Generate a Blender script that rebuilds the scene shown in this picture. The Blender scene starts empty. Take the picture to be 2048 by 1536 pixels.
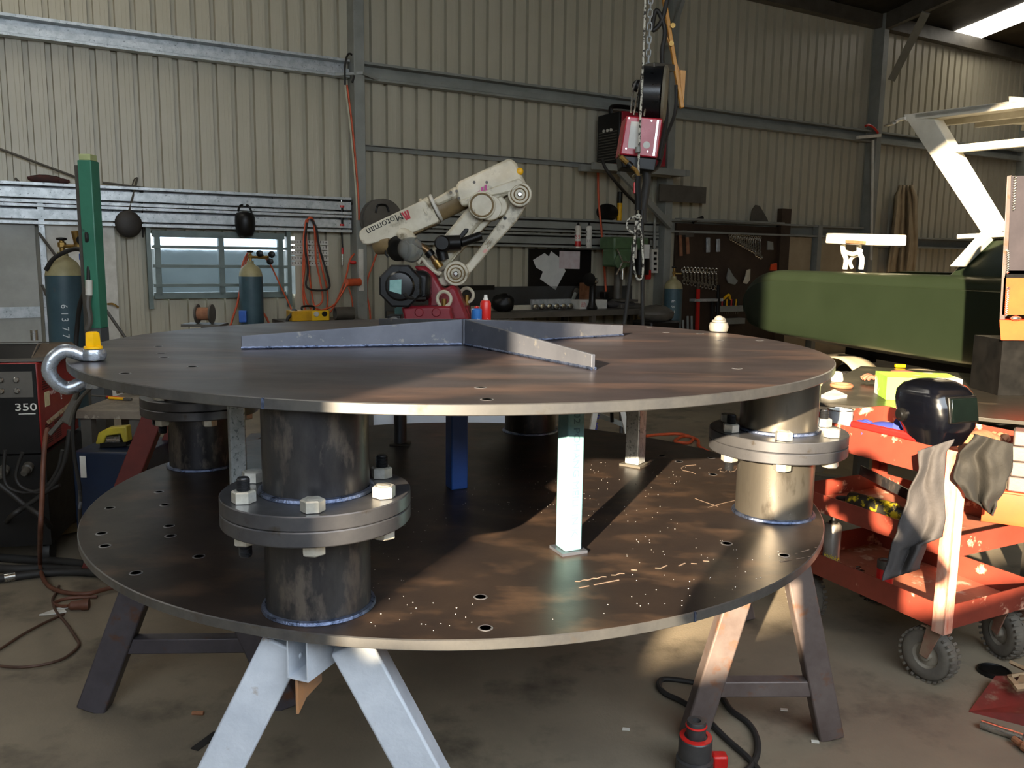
import bpy, bmesh, math, random
from mathutils import Vector as V, Matrix
random.seed(7)
S = bpy.context.scene
COL = S.collection
sin, cos, pi, rad = math.sin, math.cos, math.pi, math.radians
# ------------------------------------------------------------------ camera, world, sun, exposure
F, PITCH, ROLL, CH = 1700.0, .1475, .0125, 1.6
_rt, _dn, FW = V((1, 0, 0)), V((0, -sin(PITCH), -cos(PITCH))), V((0, cos(PITCH), -sin(PITCH)))
R2 = _rt*cos(ROLL) - _dn*sin(ROLL)
D2 = _rt*sin(ROLL) + _dn*cos(ROLL)
CAMP = V((0, 0, CH))
cam = bpy.data.cameras.new('camera')
cam.sensor_width = 36.0
cam.lens = 36.0*F/2048
cam.clip_start = .01
camo = bpy.data.objects.new('camera', cam)
COL.objects.link(camo)
m = Matrix.Identity(4)
for i in range(3):
    m[i][0], m[i][1], m[i][2], m[i][3] = R2[i], -D2[i], -FW[i], CAMP[i]
camo.matrix_world = m
S.camera = camo
S.view_settings.view_transform = 'Standard'
S.view_settings.look = 'None'
S.view_settings.gamma = 1.0
S.view_settings.use_curve_mapping = False
S.view_settings.exposure = 0.0
S.cycles.use_denoising = True
S.cycles.max_bounces = 8
S.cycles.sample_clamp_indirect = 4.0
S.cycles.caustics_reflective = False
S.cycles.caustics_refractive = False
world = bpy.data.worlds.new('world')
S.world = world
world.use_nodes = True
wn = world.node_tree
bg = wn.nodes['Background']
bg.inputs[0].default_value = (.80, .90, 1.0, 1)
bg.inputs[1].default_value = 7.0
SUN_AZ, SUN_EL = rad(22.5), rad(15.1)
sl = bpy.data.lights.new('sun', 'SUN')
sl.energy = 33.0
sl.angle = rad(.6)
sl.color = (1.0, .82, .58)
so = bpy.data.objects.new('sun', sl)
COL.objects.link(so)
SUND = V((sin(SUN_AZ)*cos(SUN_EL), cos(SUN_AZ)*cos(SUN_EL), -sin(SUN_EL)))
so.rotation_euler = SUND.to_track_quat('-Z', 'Y').to_euler()
so.location = (-6, -12, 9)
# ------------------------------------------------------------------ frames: camera rays meeting real planes
TH, D = 1.03, 10.0
WU, WW = V((sin(TH), cos(TH), 0)), V((-cos(TH), sin(TH), 0))     # along the back wall, into it
def ray(x, y): return (FW + R2*((x-1024)/F) + D2*((y-768)/F)).normalized()
def az(x, y, z):
    v = ray(x, y); return CAMP + v*((z-CH)/v.z)
def ay(x, y, Y):
    v = ray(x, y); return CAMP + v*(Y/v.y)
def aw(x, y, n=0.0):
    v = ray(x, y); return CAMP + v*((D-n)/v.dot(WW))
def P(s, n, z): return WW*(D-n) + WU*s + V((0, 0, z))
def sof(p): return p.dot(WU)
UP = V((0, 0, 1))
# ------------------------------------------------------------------ materials
def srgb(h):
    if isinstance(h, str):
        c = [int(h[i:i+2], 16)/255 for i in (0, 2, 4)]
        c = [(x/12.92 if x < .04045 else ((x+.055)/1.055)**2.4) for x in c]
    else: c = list(h)
    return (c[0], c[1], c[2], 1)
def mat(n, a, b=None, r=.5, me=0., s=6., st=(1, 1, 1), lo=.35, hi=.65, c=None, cs=30., clo=.58, chi=.66, cst=None, bump=0., bs=60., rv=.15, spec=None, coat=0., trans=0., emit=0., alpha=1., ior=None):
    M = bpy.data.materials.new(n); M.use_nodes = True
    T = M.node_tree; N = T.nodes; L = T.links
    B = N['Principled BSDF']
    B.inputs['Roughness'].default_value = r; B.inputs['Metallic'].default_value = me
    B.inputs['Base Color'].default_value = srgb(a)
    if spec is not None: B.inputs['Specular IOR Level'].default_value = spec
    if coat: B.inputs['Coat Weight'].default_value = coat; B.inputs['Coat Roughness'].default_value = .12
    if trans: B.inputs['Transmission Weight'].default_value = trans
    if ior: B.inputs['IOR'].default_value = ior
    if alpha < 1: B.inputs['Alpha'].default_value = alpha
    if emit: B.inputs['Emission Color'].default_value = srgb(a); B.inputs['Emission Strength'].default_value = emit
    if b is None and c is None and not bump: return M
    tc = N.new('ShaderNodeTexCoord'); mp = N.new('ShaderNodeMapping'); L.new(tc.outputs['Object'], mp.inputs[0]); mp.inputs['Scale'].default_value = st
    def noise(sc, vec, det=6.):
        q = N.new('ShaderNodeTexNoise'); q.inputs['Scale'].default_value = sc; q.inputs['Detail'].default_value = det; q.inputs['Roughness'].default_value = .62
        L.new(vec.outputs[0], q.inputs['Vector']); return q
    def ramp(src, lo, hi):
        q = N.new('ShaderNodeMapRange'); q.inputs[1].default_value = lo; q.inputs[2].default_value = hi; L.new(src.outputs[0], q.inputs[0]); return q
    def mix(f, x, y):
        q = N.new('ShaderNodeMix'); q.data_type = 'RGBA'; L.new(f.outputs[0], q.inputs[0])
        for i, w in ((6, x), (7, y)):
            if hasattr(w, 'is_linked'): L.new(w, q.inputs[i])
            else: q.inputs[i].default_value = srgb(w)
        return q.outputs[2]
    n1 = noise(s, mp); out = None
    if b is not None:
        out = mix(ramp(n1, lo, hi), a, b)
    if c is not None:
        v2 = mp
        if cst:
            v2 = N.new('ShaderNodeMapping'); L.new(tc.outputs['Object'], v2.inputs[0]); v2.inputs['Scale'].default_value = cst
        n2 = noise(cs, v2); out = mix(ramp(n2, clo, chi), out if out is not None else a, c)
    if out is not None: L.new(out, B.inputs['Base Color'])
    if rv:
        q = N.new('ShaderNodeMapRange'); q.inputs[3].default_value = max(.02, r-rv); q.inputs[4].default_value = min(1, r+rv)
        L.new(n1.outputs[0], q.inputs[0]); L.new(q.outputs[0], B.inputs['Roughness'])
    if bump:
        n3 = noise(bs, mp); bp = N.new('ShaderNodeBump'); bp.inputs['Strength'].default_value = bump; bp.inputs['Distance'].default_value = .01
        L.new(n3.outputs[0], bp.inputs['Height']); L.new(bp.outputs[0], B.inputs['Normal'])
    return M
# ------------------------------------------------------------------ mesh builder
def perp(d, up=UP):
    d = d.normalized(); a = d.cross(up)
    if a.length < 1e-4: a = d.cross(V((1, 0, 0)))
    a.normalize(); return a, a.cross(d).normalized()
def smooth(pts, k=6, closed=False):
    pts = [V(p) for p in pts]; n = len(pts); out = []
    for i in range(n if closed else n-1):
        g = (lambda j: pts[j % n]) if closed else (lambda j: pts[min(max(j, 0), n-1)])
        a, b, c, d = g(i-1), g(i), g(i+1), g(i+2)
        for j in range(k):
            t = j/k
            out.append(.5*((2*b) + (c-a)*t + (2*a-5*b+4*c-d)*t*t + (3*b-a-3*c+d)*t**3))
    if not closed: out.append(pts[-1])
    return out
class MB:
    def __init__(s): s.v = []; s.f = []
    def add(s, vs, fs):
        o = len(s.v); s.v += [V(x) for x in vs]; s.f += [tuple(i+o for i in f) for f in fs]; return s
    def box(s, c, d, R=None):
        vs = []
        for z in (-1, 1):
            for x, y in ((-1, -1), (1, -1), (1, 1), (-1, 1)):
                q = V((x*d[0]/2, y*d[1]/2, z*d[2]/2)); vs.append(V(c) + (R @ q if R else q))
        return s.add(vs, [(3, 2, 1, 0), (4, 5, 6, 7), (0, 1, 5, 4), (1, 2, 6, 5), (2, 3, 7, 6), (3, 0, 4, 7)])
    def bar(s, p, q, w, h, up=UP, w2=None, h2=None):
        p, q = V(p), V(q); a, b = perp(q-p, V(up)); w2 = w if w2 is None else w2; h2 = h if h2 is None else h2
        vs = [o + a*(i*ww/2) + b*(j*hh/2) for o, ww, hh in ((p, w, h), (q, w2, h2)) for i, j in ((-1, -1), (1, -1), (1, 1), (-1, 1))]
        return s.add(vs, [(3, 2, 1, 0), (4, 5, 6, 7), (0, 1, 5, 4), (1, 2, 6, 5), (2, 3, 7, 6), (3, 0, 4, 7)])
    def sweep(s, prof, p, q, up=UP, closed=True, cap=True):
        p, q = V(p), V(q); a, b = perp(q-p, V(up)); n = len(prof)
        vs = [o + a*x + b*y for o in (p, q) for x, y in prof]
        fs = [(i, (i+1) % n, n+(i+1) % n, n+i) for i in range(n if closed else n-1)]
        if closed and cap: fs += [tuple(range(n))[::-1], tuple(range(n, 2*n))]
        return s.add(vs, fs)
    def tube(s, pts, r, n=8, closed=False, cap=True):
        pts = [V(p) for p in pts]; k = len(pts); rs = r if isinstance(r, (list, tuple)) else [r]*k
        vs = []; a = None
        for i in range(k):
            d = (pts[(i+1) % k]-pts[i-1]) if closed else (pts[min(i+1, k-1)]-pts[max(i-1, 0)])
            if d.length < 1e-7: d = V((0, 0, 1))
            d.normalize()
            if a is None: a, b = perp(d)
            else:
                a = a - d*a.dot(d)
                if a.length < 1e-5: a, b = perp(d)
                a.normalize()
            b = a.cross(d)
            vs += [pts[i] + a*(rs[i]*cos(2*pi*j/n)) + b*(rs[i]*sin(2*pi*j/n)) for j in range(n)]
        fs = []
        for i in range(k if closed else k-1):
            i2 = (i+1) % k
            fs += [(i*n+j, i*n+(j+1) % n, i2*n+(j+1) % n, i2*n+j) for j in range(n)]
        if not closed and cap: fs += [tuple(range(n)), tuple(range((k-1)*n, k*n))[::-1]]
        return s.add(vs, fs)
    def lathe(s, o, ax, prof, n=24, a0=0., cap=True):
        o = V(o); ax = V(ax).normalized(); a, b = perp(ax); k = len(prof)
        vs = [o + ax*h + a*(r*cos(a0+2*pi*j/n)) + b*(r*sin(a0+2*pi*j/n)) for r, h in prof for j in range(n)]
        fs = [(i*n+j, i*n+(j+1) % n, (i+1)*n+(j+1) % n, (i+1)*n+j) for i in range(k-1) for j in range(n)]
        if cap:
            if prof[0][0] > 1e-6: fs.append(tuple(range(n))[::-1])
            if prof[-1][0] > 1e-6: fs.append(tuple(range((k-1)*n, k*n)))
        return s.add(vs, fs)
    def cyl(s, p, q, r, r2=None, n=24):
        p, q = V(p), V(q); return s.lathe(p, q-p, [(r, 0), (r if r2 is None else r2, (q-p).length)], n)
    def prism(s, poly, vec):
        poly = [V(p) for p in poly]; n = len(poly); vec = V(vec)
        return s.add(poly + [p+vec for p in poly], [tuple(range(n)), tuple(range(n, 2*n))[::-1]] + [(i, n+i, n+(i+1) % n, (i+1) % n) for i in range(n)])
    def torus(s, c, ax, R, r, n=24, m=8, sx=1., arc=1.):
        a, b = perp(V(ax)); k = n if arc >= 1 else n+1
        return s.tube([V(c) + a*(R*sx*cos(2*pi*arc*i/n)) + b*(R*sin(2*pi*arc*i/n)) for i in range(k)], r, m, closed=arc >= 1)
    def ball(s, c, r, sc=(1, 1, 1), n=16, m=10, R=None):
        vs = []; fs = []
        for i in range(m+1):
            t = pi*i/m
            for j in range(n):
                q = V((r*sc[0]*sin(t)*cos(2*pi*j/n), r*sc[1]*sin(t)*sin(2*pi*j/n), r*sc[2]*cos(t))); vs.append(V(c) + (R @ q if R else q))
        return s.add(vs, [(i*n+j, (i+1)*n+j, (i+1)*n+(j+1) % n, i*n+(j+1) % n) for i in range(m) for j in range(n)])
    def grid(s, fn, nu, nv, closed_u=False):
        vs = [V(fn(i/nu, j/nv)) for j in range(nv+1) for i in range(nu+(0 if closed_u else 1))]; w = nu if closed_u else nu+1
        return s.add(vs, [(j*w+i, j*w+(i+1) % w, (j+1)*w+(i+1) % w, (j+1)*w+i) for j in range(nv) for i in range(nu)])
    def put(s, name, mt, parent=None, label=None, cat=None, group=None, kind=None, bevel=0., sharp=35, sol=0., sub=0, weld=True, noise=None):
        off = WPOS.get(parent.name, V((0, 0, 0))).copy() if parent else None
        if off is None:
            lo = [min(q[i] for q in s.v) for i in range(3)]; hi = [max(q[i] for q in s.v) for i in range(3)]
            off = V(((lo[0]+hi[0])/2, (lo[1]+hi[1])/2, lo[2])) if kind != 'structure' else V((0, 0, 0))
        if noise:
            for q in s.v: q += V((random.uniform(-1, 1), random.uniform(-1, 1), random.uniform(-1, 1)))*noise
        me = bpy.data.meshes.new(name); me.from_pydata([tuple(q-off) for q in s.v], [], s.f)
        bm = bmesh.new(); bm.from_mesh(me)
        if weld: bmesh.ops.remove_doubles(bm, verts=bm.verts, dist=1e-5)
        bmesh.ops.recalc_face_normals(bm, faces=bm.faces)
        for f in bm.faces: f.smooth = True
        bm.to_mesh(me); bm.free()
        me.set_sharp_from_angle(angle=rad(sharp))
        me.materials.append(mt)
        o = bpy.data.objects.new(name, me); COL.objects.link(o)
        if parent: o.parent = parent; WPOS[o.name] = off
        else: o.location = off; WPOS[o.name] = off
        if sol: q = o.modifiers.new('sol', 'SOLIDIFY'); q.thickness = sol; q.offset = 0
        if bevel: q = o.modifiers.new('bev', 'BEVEL'); q.width = bevel; q.segments = 2; q.limit_method = 'ANGLE'; q.angle_limit = rad(40); q.harden_normals = False
        if sub: q = o.modifiers.new('sub', 'SUBSURF'); q.levels = sub; q.render_levels = sub
        tag(o, label, cat, group, kind); return o
WPOS = {}
def tag(o, label=None, cat=None, group=None, kind=None):
    if label: o['label'] = label
    if cat: o['category'] = cat
    if group: o['group'] = group
    if kind: o['kind'] = kind
    return o
def thing(name, label, cat, loc=(0, 0, 0), group=None):
    o = bpy.data.objects.new(name, None); COL.objects.link(o); o.location = loc; o.empty_display_size = .1
    WPOS[o.name] = V(loc); return tag(o, label, cat, group)
def kids(o): return [c for c in list(COL.objects) if c.parent == o]
def copy_tree(o, parent=None, loc=None, rz=None, label=None):
    c = o.copy(); COL.objects.link(c)
    if parent: c.parent = parent
    if loc is not None: c.location = loc
    if rz is not None: c.rotation_euler.z = rz
    if label: c['label'] = label
    for ch in kids(o): copy_tree(ch, c)
    return c
def text(body, size, org, xd, yd, mt, parent, name='lettering', depth=.0008, wx=1.0, label=None):
    cu = bpy.data.curves.new(name, 'FONT'); cu.body = body; cu.size = size; cu.extrude = depth; cu.align_x = 'CENTER'; cu.align_y = 'CENTER'
    t = bpy.data.objects.new(name, cu); COL.objects.link(t)
    bpy.context.view_layer.update()
    me = bpy.data.meshes.new_from_object(t.evaluated_get(bpy.context.evaluated_depsgraph_get()))
    bpy.data.objects.remove(t)
    xd, yd = V(xd).normalized(), V(yd).normalized(); zd = xd.cross(yd); off = WPOS.get(parent.name, V((0, 0, 0)))
    for q in me.vertices:
        c = q.co.copy(); q.co = V(org) + xd*(c.x*wx) + yd*c.y + zd*c.z - off
    me.materials.clear(); me.materials.append(mt)
    o = bpy.data.objects.new(name, me); COL.objects.link(o); o.parent = parent; WPOS[o.name] = off
    if label: o['label'] = label
    return o
def hexv(c, ax, af, h, n=6, a0=0):
    return MB().lathe(c, ax, [(af*.44, 0), (af/1.732, .0015), (af/1.732, h-.003), (af*.48, h)], n, a0)
def rz3(a): return Matrix.Rotation(a, 3, 'Z')
# ------------------------------------------------------------------ materials of the place
M_SHEET = mat('painted_wall_sheet', 'b7b19d', 'aaa48f', r=.36, s=.8, lo=.3, hi=.8, rv=.06, spec=.45)
M_ROOF = mat('roof_sheet', '5f5038', '4a3d2a', r=.6, s=2)
M_COLUMN = mat('grey_painted_steel', '8e908a', '7d7f79', r=.45, s=3, c='5e5c54', cs=40, clo=.66, chi=.72)
M_DKSTEEL = mat('brown_primer_steel', '57524a', '45413a', r=.5, s=4)
M_GALV = mat('galvanised_sheet', 'c3c8ca', 'a3aaad', r=.36, me=.35, s=14, c='6d7274', cs=45, clo=.6, chi=.68, rv=.1)
M_CONC = mat('worn_concrete', '8a7e6a', '6f6557', r=.7, s=1.1, lo=.3, hi=.7, c='4a4339', cs=2.6, clo=.53, chi=.72, bump=.15, bs=90, rv=.12, spec=.35)
M_FRAMEGRN = mat('grey_green_window_frame', '6f7d79', '5f6d69', r=.45, s=6)
M_BLACK = mat('black_plastic', '0b0b0b', '121110', r=.42, s=9, spec=.3)
M_RUBBER = mat('black_rubber', '1b1a19', '262422', r=.65, s=12)
M_WHITE = mat('dusty_white_paint', 'd8d5cb', 'bdb9ad', r=.5, s=5)
M_CHROME = mat('bright_steel', 'c9c9c6', 'a5a5a2', r=.25, me=.95, s=20)
M_SKYL = mat('translucent_skylight', 'fff8ea', emit=5.)
# ------------------------------------------------------------------ floor
MB().box((P(6, 5, -.05)), (46, 44, .1), rz3(pi/2-TH)).put('floor', M_CONC, kind='structure')
EAVE, PITCHT, DEPTH = 5.78, math.tan(rad(10)), 11.8
S0, S1 = -10.0, 25.0
def roofz(n): return EAVE + PITCHT*min(n, DEPTH-n)
# window opening in the back wall
wa, wb = aw(312, 470), aw(561, 585)
WS0, WS1, WZ0, WZ1 = sof(wa), sof(wb), aw(430, 590).z, aw(430, 470).z
def ribbed(mb, s0, s1, z0, z1, pt, pitch=.2, holes=(), sgn=1):
    s = math.floor(s0/pitch)*pitch
    while s < s1:
        prof = [(0, 0), (.05, 0), (.053, .0012), (.056, 0), (.092, 0), (.095, .0012), (.098, 0), (.130, 0), (.138, -.058), (.184, -.058), (.192, 0), (.2, 0)]
        rs = [(z0, z1)]
        for a, b, c, d in holes:
            if s+.2 > a and s < b: rs = [(z0, c), (d, z1)]
        for za, zb in rs:
            vs = [pt(s+x, sgn*y, z) for z in (za, zb) for x, y in prof]; k = len(prof)
            mb.add(vs, [(i, i+1, k+i+1, k+i) for i in range(k-1)])
        s += pitch
wall = MB(); ribbed(wall, S0, S1, 0, EAVE+.02, lambda s, n, z: P(s, n, z), holes=[(WS0-.0, WS1+.0, WZ0, WZ1)])
wall.put('wall_back', M_SHEET, kind='structure', sharp=20)
# front wall with the wide open doorway behind the camera
JS0, JS1, JH = -4.14, 3.6, 5.25
fr = MB()
for a, b, c, d in ((S0, JS0, 0, EAVE), (JS0, JS1, JH, EAVE), (JS1, S1, 0, EAVE)):
    ribbed(fr, a, b-.1, c, d, lambda s, n, z: P(s, DEPTH-n, z))
for s, z0 in ((JS0, 0), (JS1, 0)):
    fr.bar(P(s, DEPTH-.1, 0), P(s, DEPTH-.1, EAVE), .12, .2, WU)
fr.bar(P(JS0, DEPTH-.1, JH), P(JS1, DEPTH-.1, JH), .2, .12)
fr.put('wall_front', M_SHEET, kind='structure', sharp=20)
for nm, s in (('wall_left', S0), ('wall_right', S1)):
    MB().prism([P(s, 0, 0), P(s, DEPTH, 0), P(s, DEPTH, EAVE), P(s, DEPTH/2, roofz(DEPTH/2)), P(s, 0, EAVE)], WU*(.03 if s > 0 else -.03)).put(nm, M_SHEET, kind='structure')
# unseen blocker added behind the camera, top stepped and notched to shape sun patches
yw = MB(); YH = 2.62
for a, b, h in ((-24, -6.7, YH), (-6.7, -5.93, 3.0), (-5.93, -5.72, YH-.35), (-5.72, 16, YH)):
    yw.prism([P(a, DEPTH+1.5, 0), P(b, DEPTH+1.5, 0), P(b, DEPTH+1.5, h), P(a, DEPTH+1.5, h)], -WW*.2)
yw.put('wall_sun_blocker', mat('sun_blocker_grey', '77726a', '6a665f', r=.9, s=4), kind='structure')
# roof: sheets between the skylight strips, which run from eave to ridge
ska = lambda x, y: (lambda v: (lambda t: CAMP+v*t)((EAVE+PITCHT*D-CH)/(v.z+PITCHT*v.dot(WW))))(ray(x, y))
k0, k1 = ska(1905, 64), ska(1962, 76)
SKS0, SKS1, SKN = sof(k0), sof(k1), D-k0.dot(WW)
strips = [(SKS0, SKS1), (SKS0-15.6, SKS1-15.6), (SKS0-20.8, SKS1-20.8)]  # last two strips are unseen, added to light the shed's left side
strips.sort()
roof = MB(); sk = []
def slab(mb, s0, s1, n0, n1):
    vs = [P(s0, n0, roofz(n0)), P(s1, n0, roofz(n0)), P(s1, n1, roofz(n1)), P(s0, n1, roofz(n1))]
    mb.add(vs, [(0, 1, 2, 3)])
prev = S0
H2 = DEPTH/2
for a, b in strips:
    slab(roof, prev, a, 0, H2); slab(roof, a, b, 0, SKN); slab(roof, a, b, 5.3, H2); sk.append((a, b)); prev = b
slab(roof, prev, S1, 0, H2); slab(roof, S0, S1, H2, DEPTH)
roof.put('ceiling', M_ROOF, kind='structure', sol=.01)
for i, (a, b) in enumerate(sk):
    q = MB(); slab(q, a, b, SKN, 5.3); q.put('window_%d' % (i+2), M_SKYL, kind='structure', sol=.012)
# columns, rafters, eave beam, girts
cols = [sof(aw(721, 300, .22)), sof(aw(1338, 420, .22)), sof(aw(1764, 200, .22))]
step = (cols[2]-cols[0])/2
cols = [cols[0]-2*step, cols[0]-step] + cols + [cols[2]+step, cols[2]+2*step]
tn = [0]
def trim(mb, mt, **k):
    tn[0] += 1; return mb.put('trim_%d' % tn[0], mt, kind='structure', **k)
CW, CD = .13, .22
for i, s in enumerate(cols):
    if s < S0 or s > S1: continue
    trim(MB().box(P(s, CD/2+.002, EAVE/2), (CW, CD, EAVE), rz3(pi/2-TH)), M_COLUMN, bevel=.006)
    r = MB(); r.bar(P(s, .05, EAVE-.16), P(s, H2, roofz(H2)-.17), .1, .26); r.bar(P(s, H2, roofz(H2)-.17), P(s, DEPTH-.05, EAVE-.16), .1, .26)
    trim(r, M_DKSTEEL)
def cee(mb, s0, s1, n, z, h=.2, fl=.125, lip=.03, t=.003):
    # C section, web against the wall, open to the room
    pr = [(0, 0), (fl, 0), (fl, lip), (fl-t, lip), (fl-t, t), (t, t), (t, h-t), (fl-t, h-t), (fl-t, h-lip), (fl, h-lip), (fl, h), (0, h)]
    mb.add([P(s, n+x, z+y) for s in (s0, s1) for x, y in pr], [(i, (i+1) % 12, 12+(i+1) % 12, 12+i) for i in range(12)])
    return mb
def shade_folded(mb, s0, s1, n, z, segs):
    # C girt reshaped: deep folds added to give dark bands of inner shade
    pr = [(0, 0)]
    for a, b, d in segs: pr += [(d, a), (d, b)]
    pr += [(0, segs[-1][1])]; k = len(pr)
    mb.add([P(s, n+x, z+y) for s in (s0, s1) for x, y in pr], [(i, (i+1) % k, k+(i+1) % k, k+i) for i in range(k)])
    return mb
GIRT = [(0, .026, .13), (.026, .034, .0), (.034, .1, .10), (.1, .176, .004), (.176, .205, .13)]
STACK = [(0, .03, .13), (.03, .052, .0), (.052, .145, .115), (.145, .172, .0), (.172, .2, .13)]
for a, b in zip(cols[:-1], cols[1:]):
    trim(shade_folded(MB(), max(a, S0)+CW/2+.02, min(b, S1)-CW/2-.02, .005, aw(300, 105).z-.03, GIRT), M_GALV if a < cols[2]-.1 else M_COLUMN)
    trim(MB().box(P((a+b)/2, .09, EAVE-.12), (b-a-CW-.01, .16, .22), rz3(pi/2-TH)), M_DKSTEEL)
# knee brace from the third column to its rafter, roof brace
trim(MB().bar(aw(1783, 160, .3), aw(1852, 25, 1.6), .02, .12, WU.cross(UP)), M_COLUMN)
trim(MB().bar(aw(1336, 92, .4), aw(1366, 0, .4)+UP*0, .04, .06), M_COLUMN)
# mid rail and lower girts right of the first column
ml, mr = aw(742, 296, .06), aw(1205, 338, .06)
trim(MB().sweep([(0, 0), (.006, 0), (.006, .055), (.06, .055), (.06, .061), (0, .061)], P(cols[2]+.09, .03, ml.z-.03), P(cols[3]-.2, .03, ml.z-.03)), M_COLUMN)
lz = aw(1100, 492).z
for z in (lz-.02, lz+.19): trim(shade_folded(MB(), cols[2]+.09, cols[3]-.1, .005, z, [(x*.95, y*.95, d) for x, y, d in STACK]), M_COLUMN)
lz2 = aw(1560, 465).z
trim(cee(MB(), cols[3]+.1, cols[4]-.1, .005, lz2-.06, .2, .12), M_COLUMN)
trim(cee(MB(), cols[4]+.1, cols[5]-.1, .005, lz2-.2, .2, .12), M_COLUMN)
# stack of three purlins along the wall over window and door: bracketed to it
pz = aw(380, 457).z
for k in range(2): trim(shade_folded(MB(), -6, cols[2]-.09, .006, pz+k*.21, STACK), M_GALV)
# window over the bench
w = MB()
for z in (WZ0-.03, WZ1-.03): w.box(P((WS0+WS1)/2, .03, z+.03), (WS1-WS0+.1, .07, .07), rz3(pi/2-TH))
for s in (WS0, (WS0+WS1)/2, WS1): w.box(P(s, .03, (WZ0+WZ1)/2), (.06, .07, WZ1-WZ0), rz3(pi/2-TH))
win = w.put('window_1', M_FRAMEGRN, kind='structure', bevel=.004)
WPOS[win.name] = V((0, 0, 0))
M_GLASS = mat('dusty_window_glass', 'c4d2da', r=.06, trans=.93, ior=1.2, c='aab4ba', cs=3, clo=.55, chi=.9)
MB().box(P((WS0+WS1)/2, .012, (WZ0+WZ1)/2), (WS1-WS0, .004, WZ1-WZ0), rz3(pi/2-TH)).put('window_pane', M_GLASS, win)
for k in range(3):
    z = WZ1-.14-k*(WZ1-WZ0-.17)/2.4
    MB().box(P((WS0+WS1)/2+.02, .085, z), (WS1-WS0+.16, .014, .034), rz3(pi/2-TH)).put('window_bar', M_FRAMEGRN, win)
for s in (WS0-.09, WS1+.09):
    MB().box(P(s, .05, (WZ0+WZ1)/2-.03), (.045, .075, WZ1-WZ0+.22), rz3(pi/2-TH)).put('window_post', M_FRAMEGRN, win)
# block wall across the yard, seen through the window
MB().box(P((WS0+WS1)/2+1.5, -2.8, .83), (9, .2, 1.66), rz3(pi/2-TH)).put('wall_outside', mat('grey_blockwork', '78828a', '6a747c', r=.9, s=4), kind='structure')
# ------------------------------------------------------------------ door on the left
d0, d1 = aw(-60, 420, .03), aw(66, 410, .03)
dr = MB().box(P((sof(d0)+sof(d1))/2, .035, 1.0), (sof(d1)-sof(d0), .05, 2.0), rz3(pi/2-TH)).put('door_1', mat('pale_grey_door', 'a3a49d', '92938c', r=.5, s=3), kind='structure', bevel=.004)
WPOS[dr.name] = V((0, 0, 0))
zr = aw(30, 625, .06).z
MB().box(P((sof(d0)+sof(d1))/2, .068, zr), (sof(d1)-sof(d0), .012, .11), rz3(pi/2-TH)).put('door_rail', M_GALV, dr)
MB().lathe(aw(29, 427, .06), -WW, [(.0, 0), (.02, 0), (.02, .02), (.0, .028)], 12).put('door_knob', M_CHROME, dr)
trim(MB().box(P(sof(d1)+.06, .06, 1.05), (.06, .1, 2.1), rz3(pi/2-TH)), M_GALV, bevel=.004)
# ------------------------------------------------------------------ the two round plates on flanged pillars
CX, CY, RP = -.1752, 2.895, 1.2
ZU, ZL, TP = 1.3054, .7996, .025
M_PLU = mat('upper_mill_scale_plate', '4e4748', '352f31', r=.34, me=.5, s=2.6, st=(1, 2.2, 1), lo=.35, hi=.7, c='705a50', cs=3.2, clo=.5, chi=.7, cst=(.5, 1.9, 1), bump=.02, bs=40, rv=.1)
M_PLL = mat('brown_mill_scale_plate', '3a302a', '272120', r=.38, me=.35, s=3, lo=.35, hi=.7, c='67503f', cs=4.5, clo=.5, chi=.8, cst=(1, 1.7, 1), bump=.03, bs=60, rv=.12)
M_EDGE = mat('ground_plate_edge', '8b8a88', '6f6f70', r=.36, me=.85, s=9, c='76706a', cs=14, clo=.58, chi=.7)
M_PIPE = mat('dark_pipe_steel', '504f4f', '333236', r=.34, me=.7, s=7, st=(1, 1, .4), lo=.38, hi=.62, c='6f6862', cs=20, clo=.54, chi=.66, bump=.06, bs=50, rv=.12)
M_PIPEB = mat('lit_pipe_steel', '8f897e', '716b62', r=.3, me=.85, s=5, st=(1, 1, .3), c='5c554c', cs=12, clo=.6, chi=.7)  # right pillar only: its strong light reflection put into a brighter steel
M_FLANGE = mat('machined_flange', '6f6f72', '57575b', r=.35, me=.75, s=7, c='544e48', cs=18, clo=.6, chi=.7)
M_BOLT = mat('zinc_bolt', 'd6d3c8', 'b5b2a6', r=.36, me=.6, s=30)
M_THREAD = mat('dark_thread', '47484b', r=.35, me=.8)
M_WELD = mat('blue_weld_bead', '4a5670', '7d88a4', r=.3, me=.9, s=40, bump=.4, bs=150)
M_RIB = mat('bare_rib_steel', '70737c', '5c5f68', r=.36, me=.6, s=4, c='8a8884', cs=25, clo=.62, chi=.7)
M_SHS = mat('new_galvanised_tube', 'c9cdcd', 'acb2b3', r=.4, me=.25, s=40, c='7f8688', cs=90, clo=.55, chi=.62)
M_BLUE = mat('blue_painted_steel', '3c68bd', '365fae', r=.4, s=8, c='1b2a4c', cs=30, clo=.68, chi=.74)
M_MINT = mat('pale_blue_primed_tube', '7aa7ac', '6f9ca2', r=.5, s=4, c='8fb8ba', cs=9, clo=.55, chi=.7)
ct = thing('turntable_frame', 'two big round steel plates joined by flanged pipe pillars, on trestles', 'steel frame', (CX, CY, ZL-TP))
def pl(r, a, z): return V((CX+r*cos(rad(a)), CY+r*sin(rad(a)), z))
def disc(z, holes, mt, name):
    bm = MB(); N = 160
    bm.lathe((CX, CY, z-TP), UP, [(RP-.002, 0), (RP, .002), (RP, TP-.002), (RP-.003, TP)], N, cap=True)
    o = bm.put(name, mt, ct, sharp=30)
    o.data.materials.append(M_EDGE)
    for p in o.data.polygons:
        if abs(p.normal.z) < .9: p.material_index = 1
    return o
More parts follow.
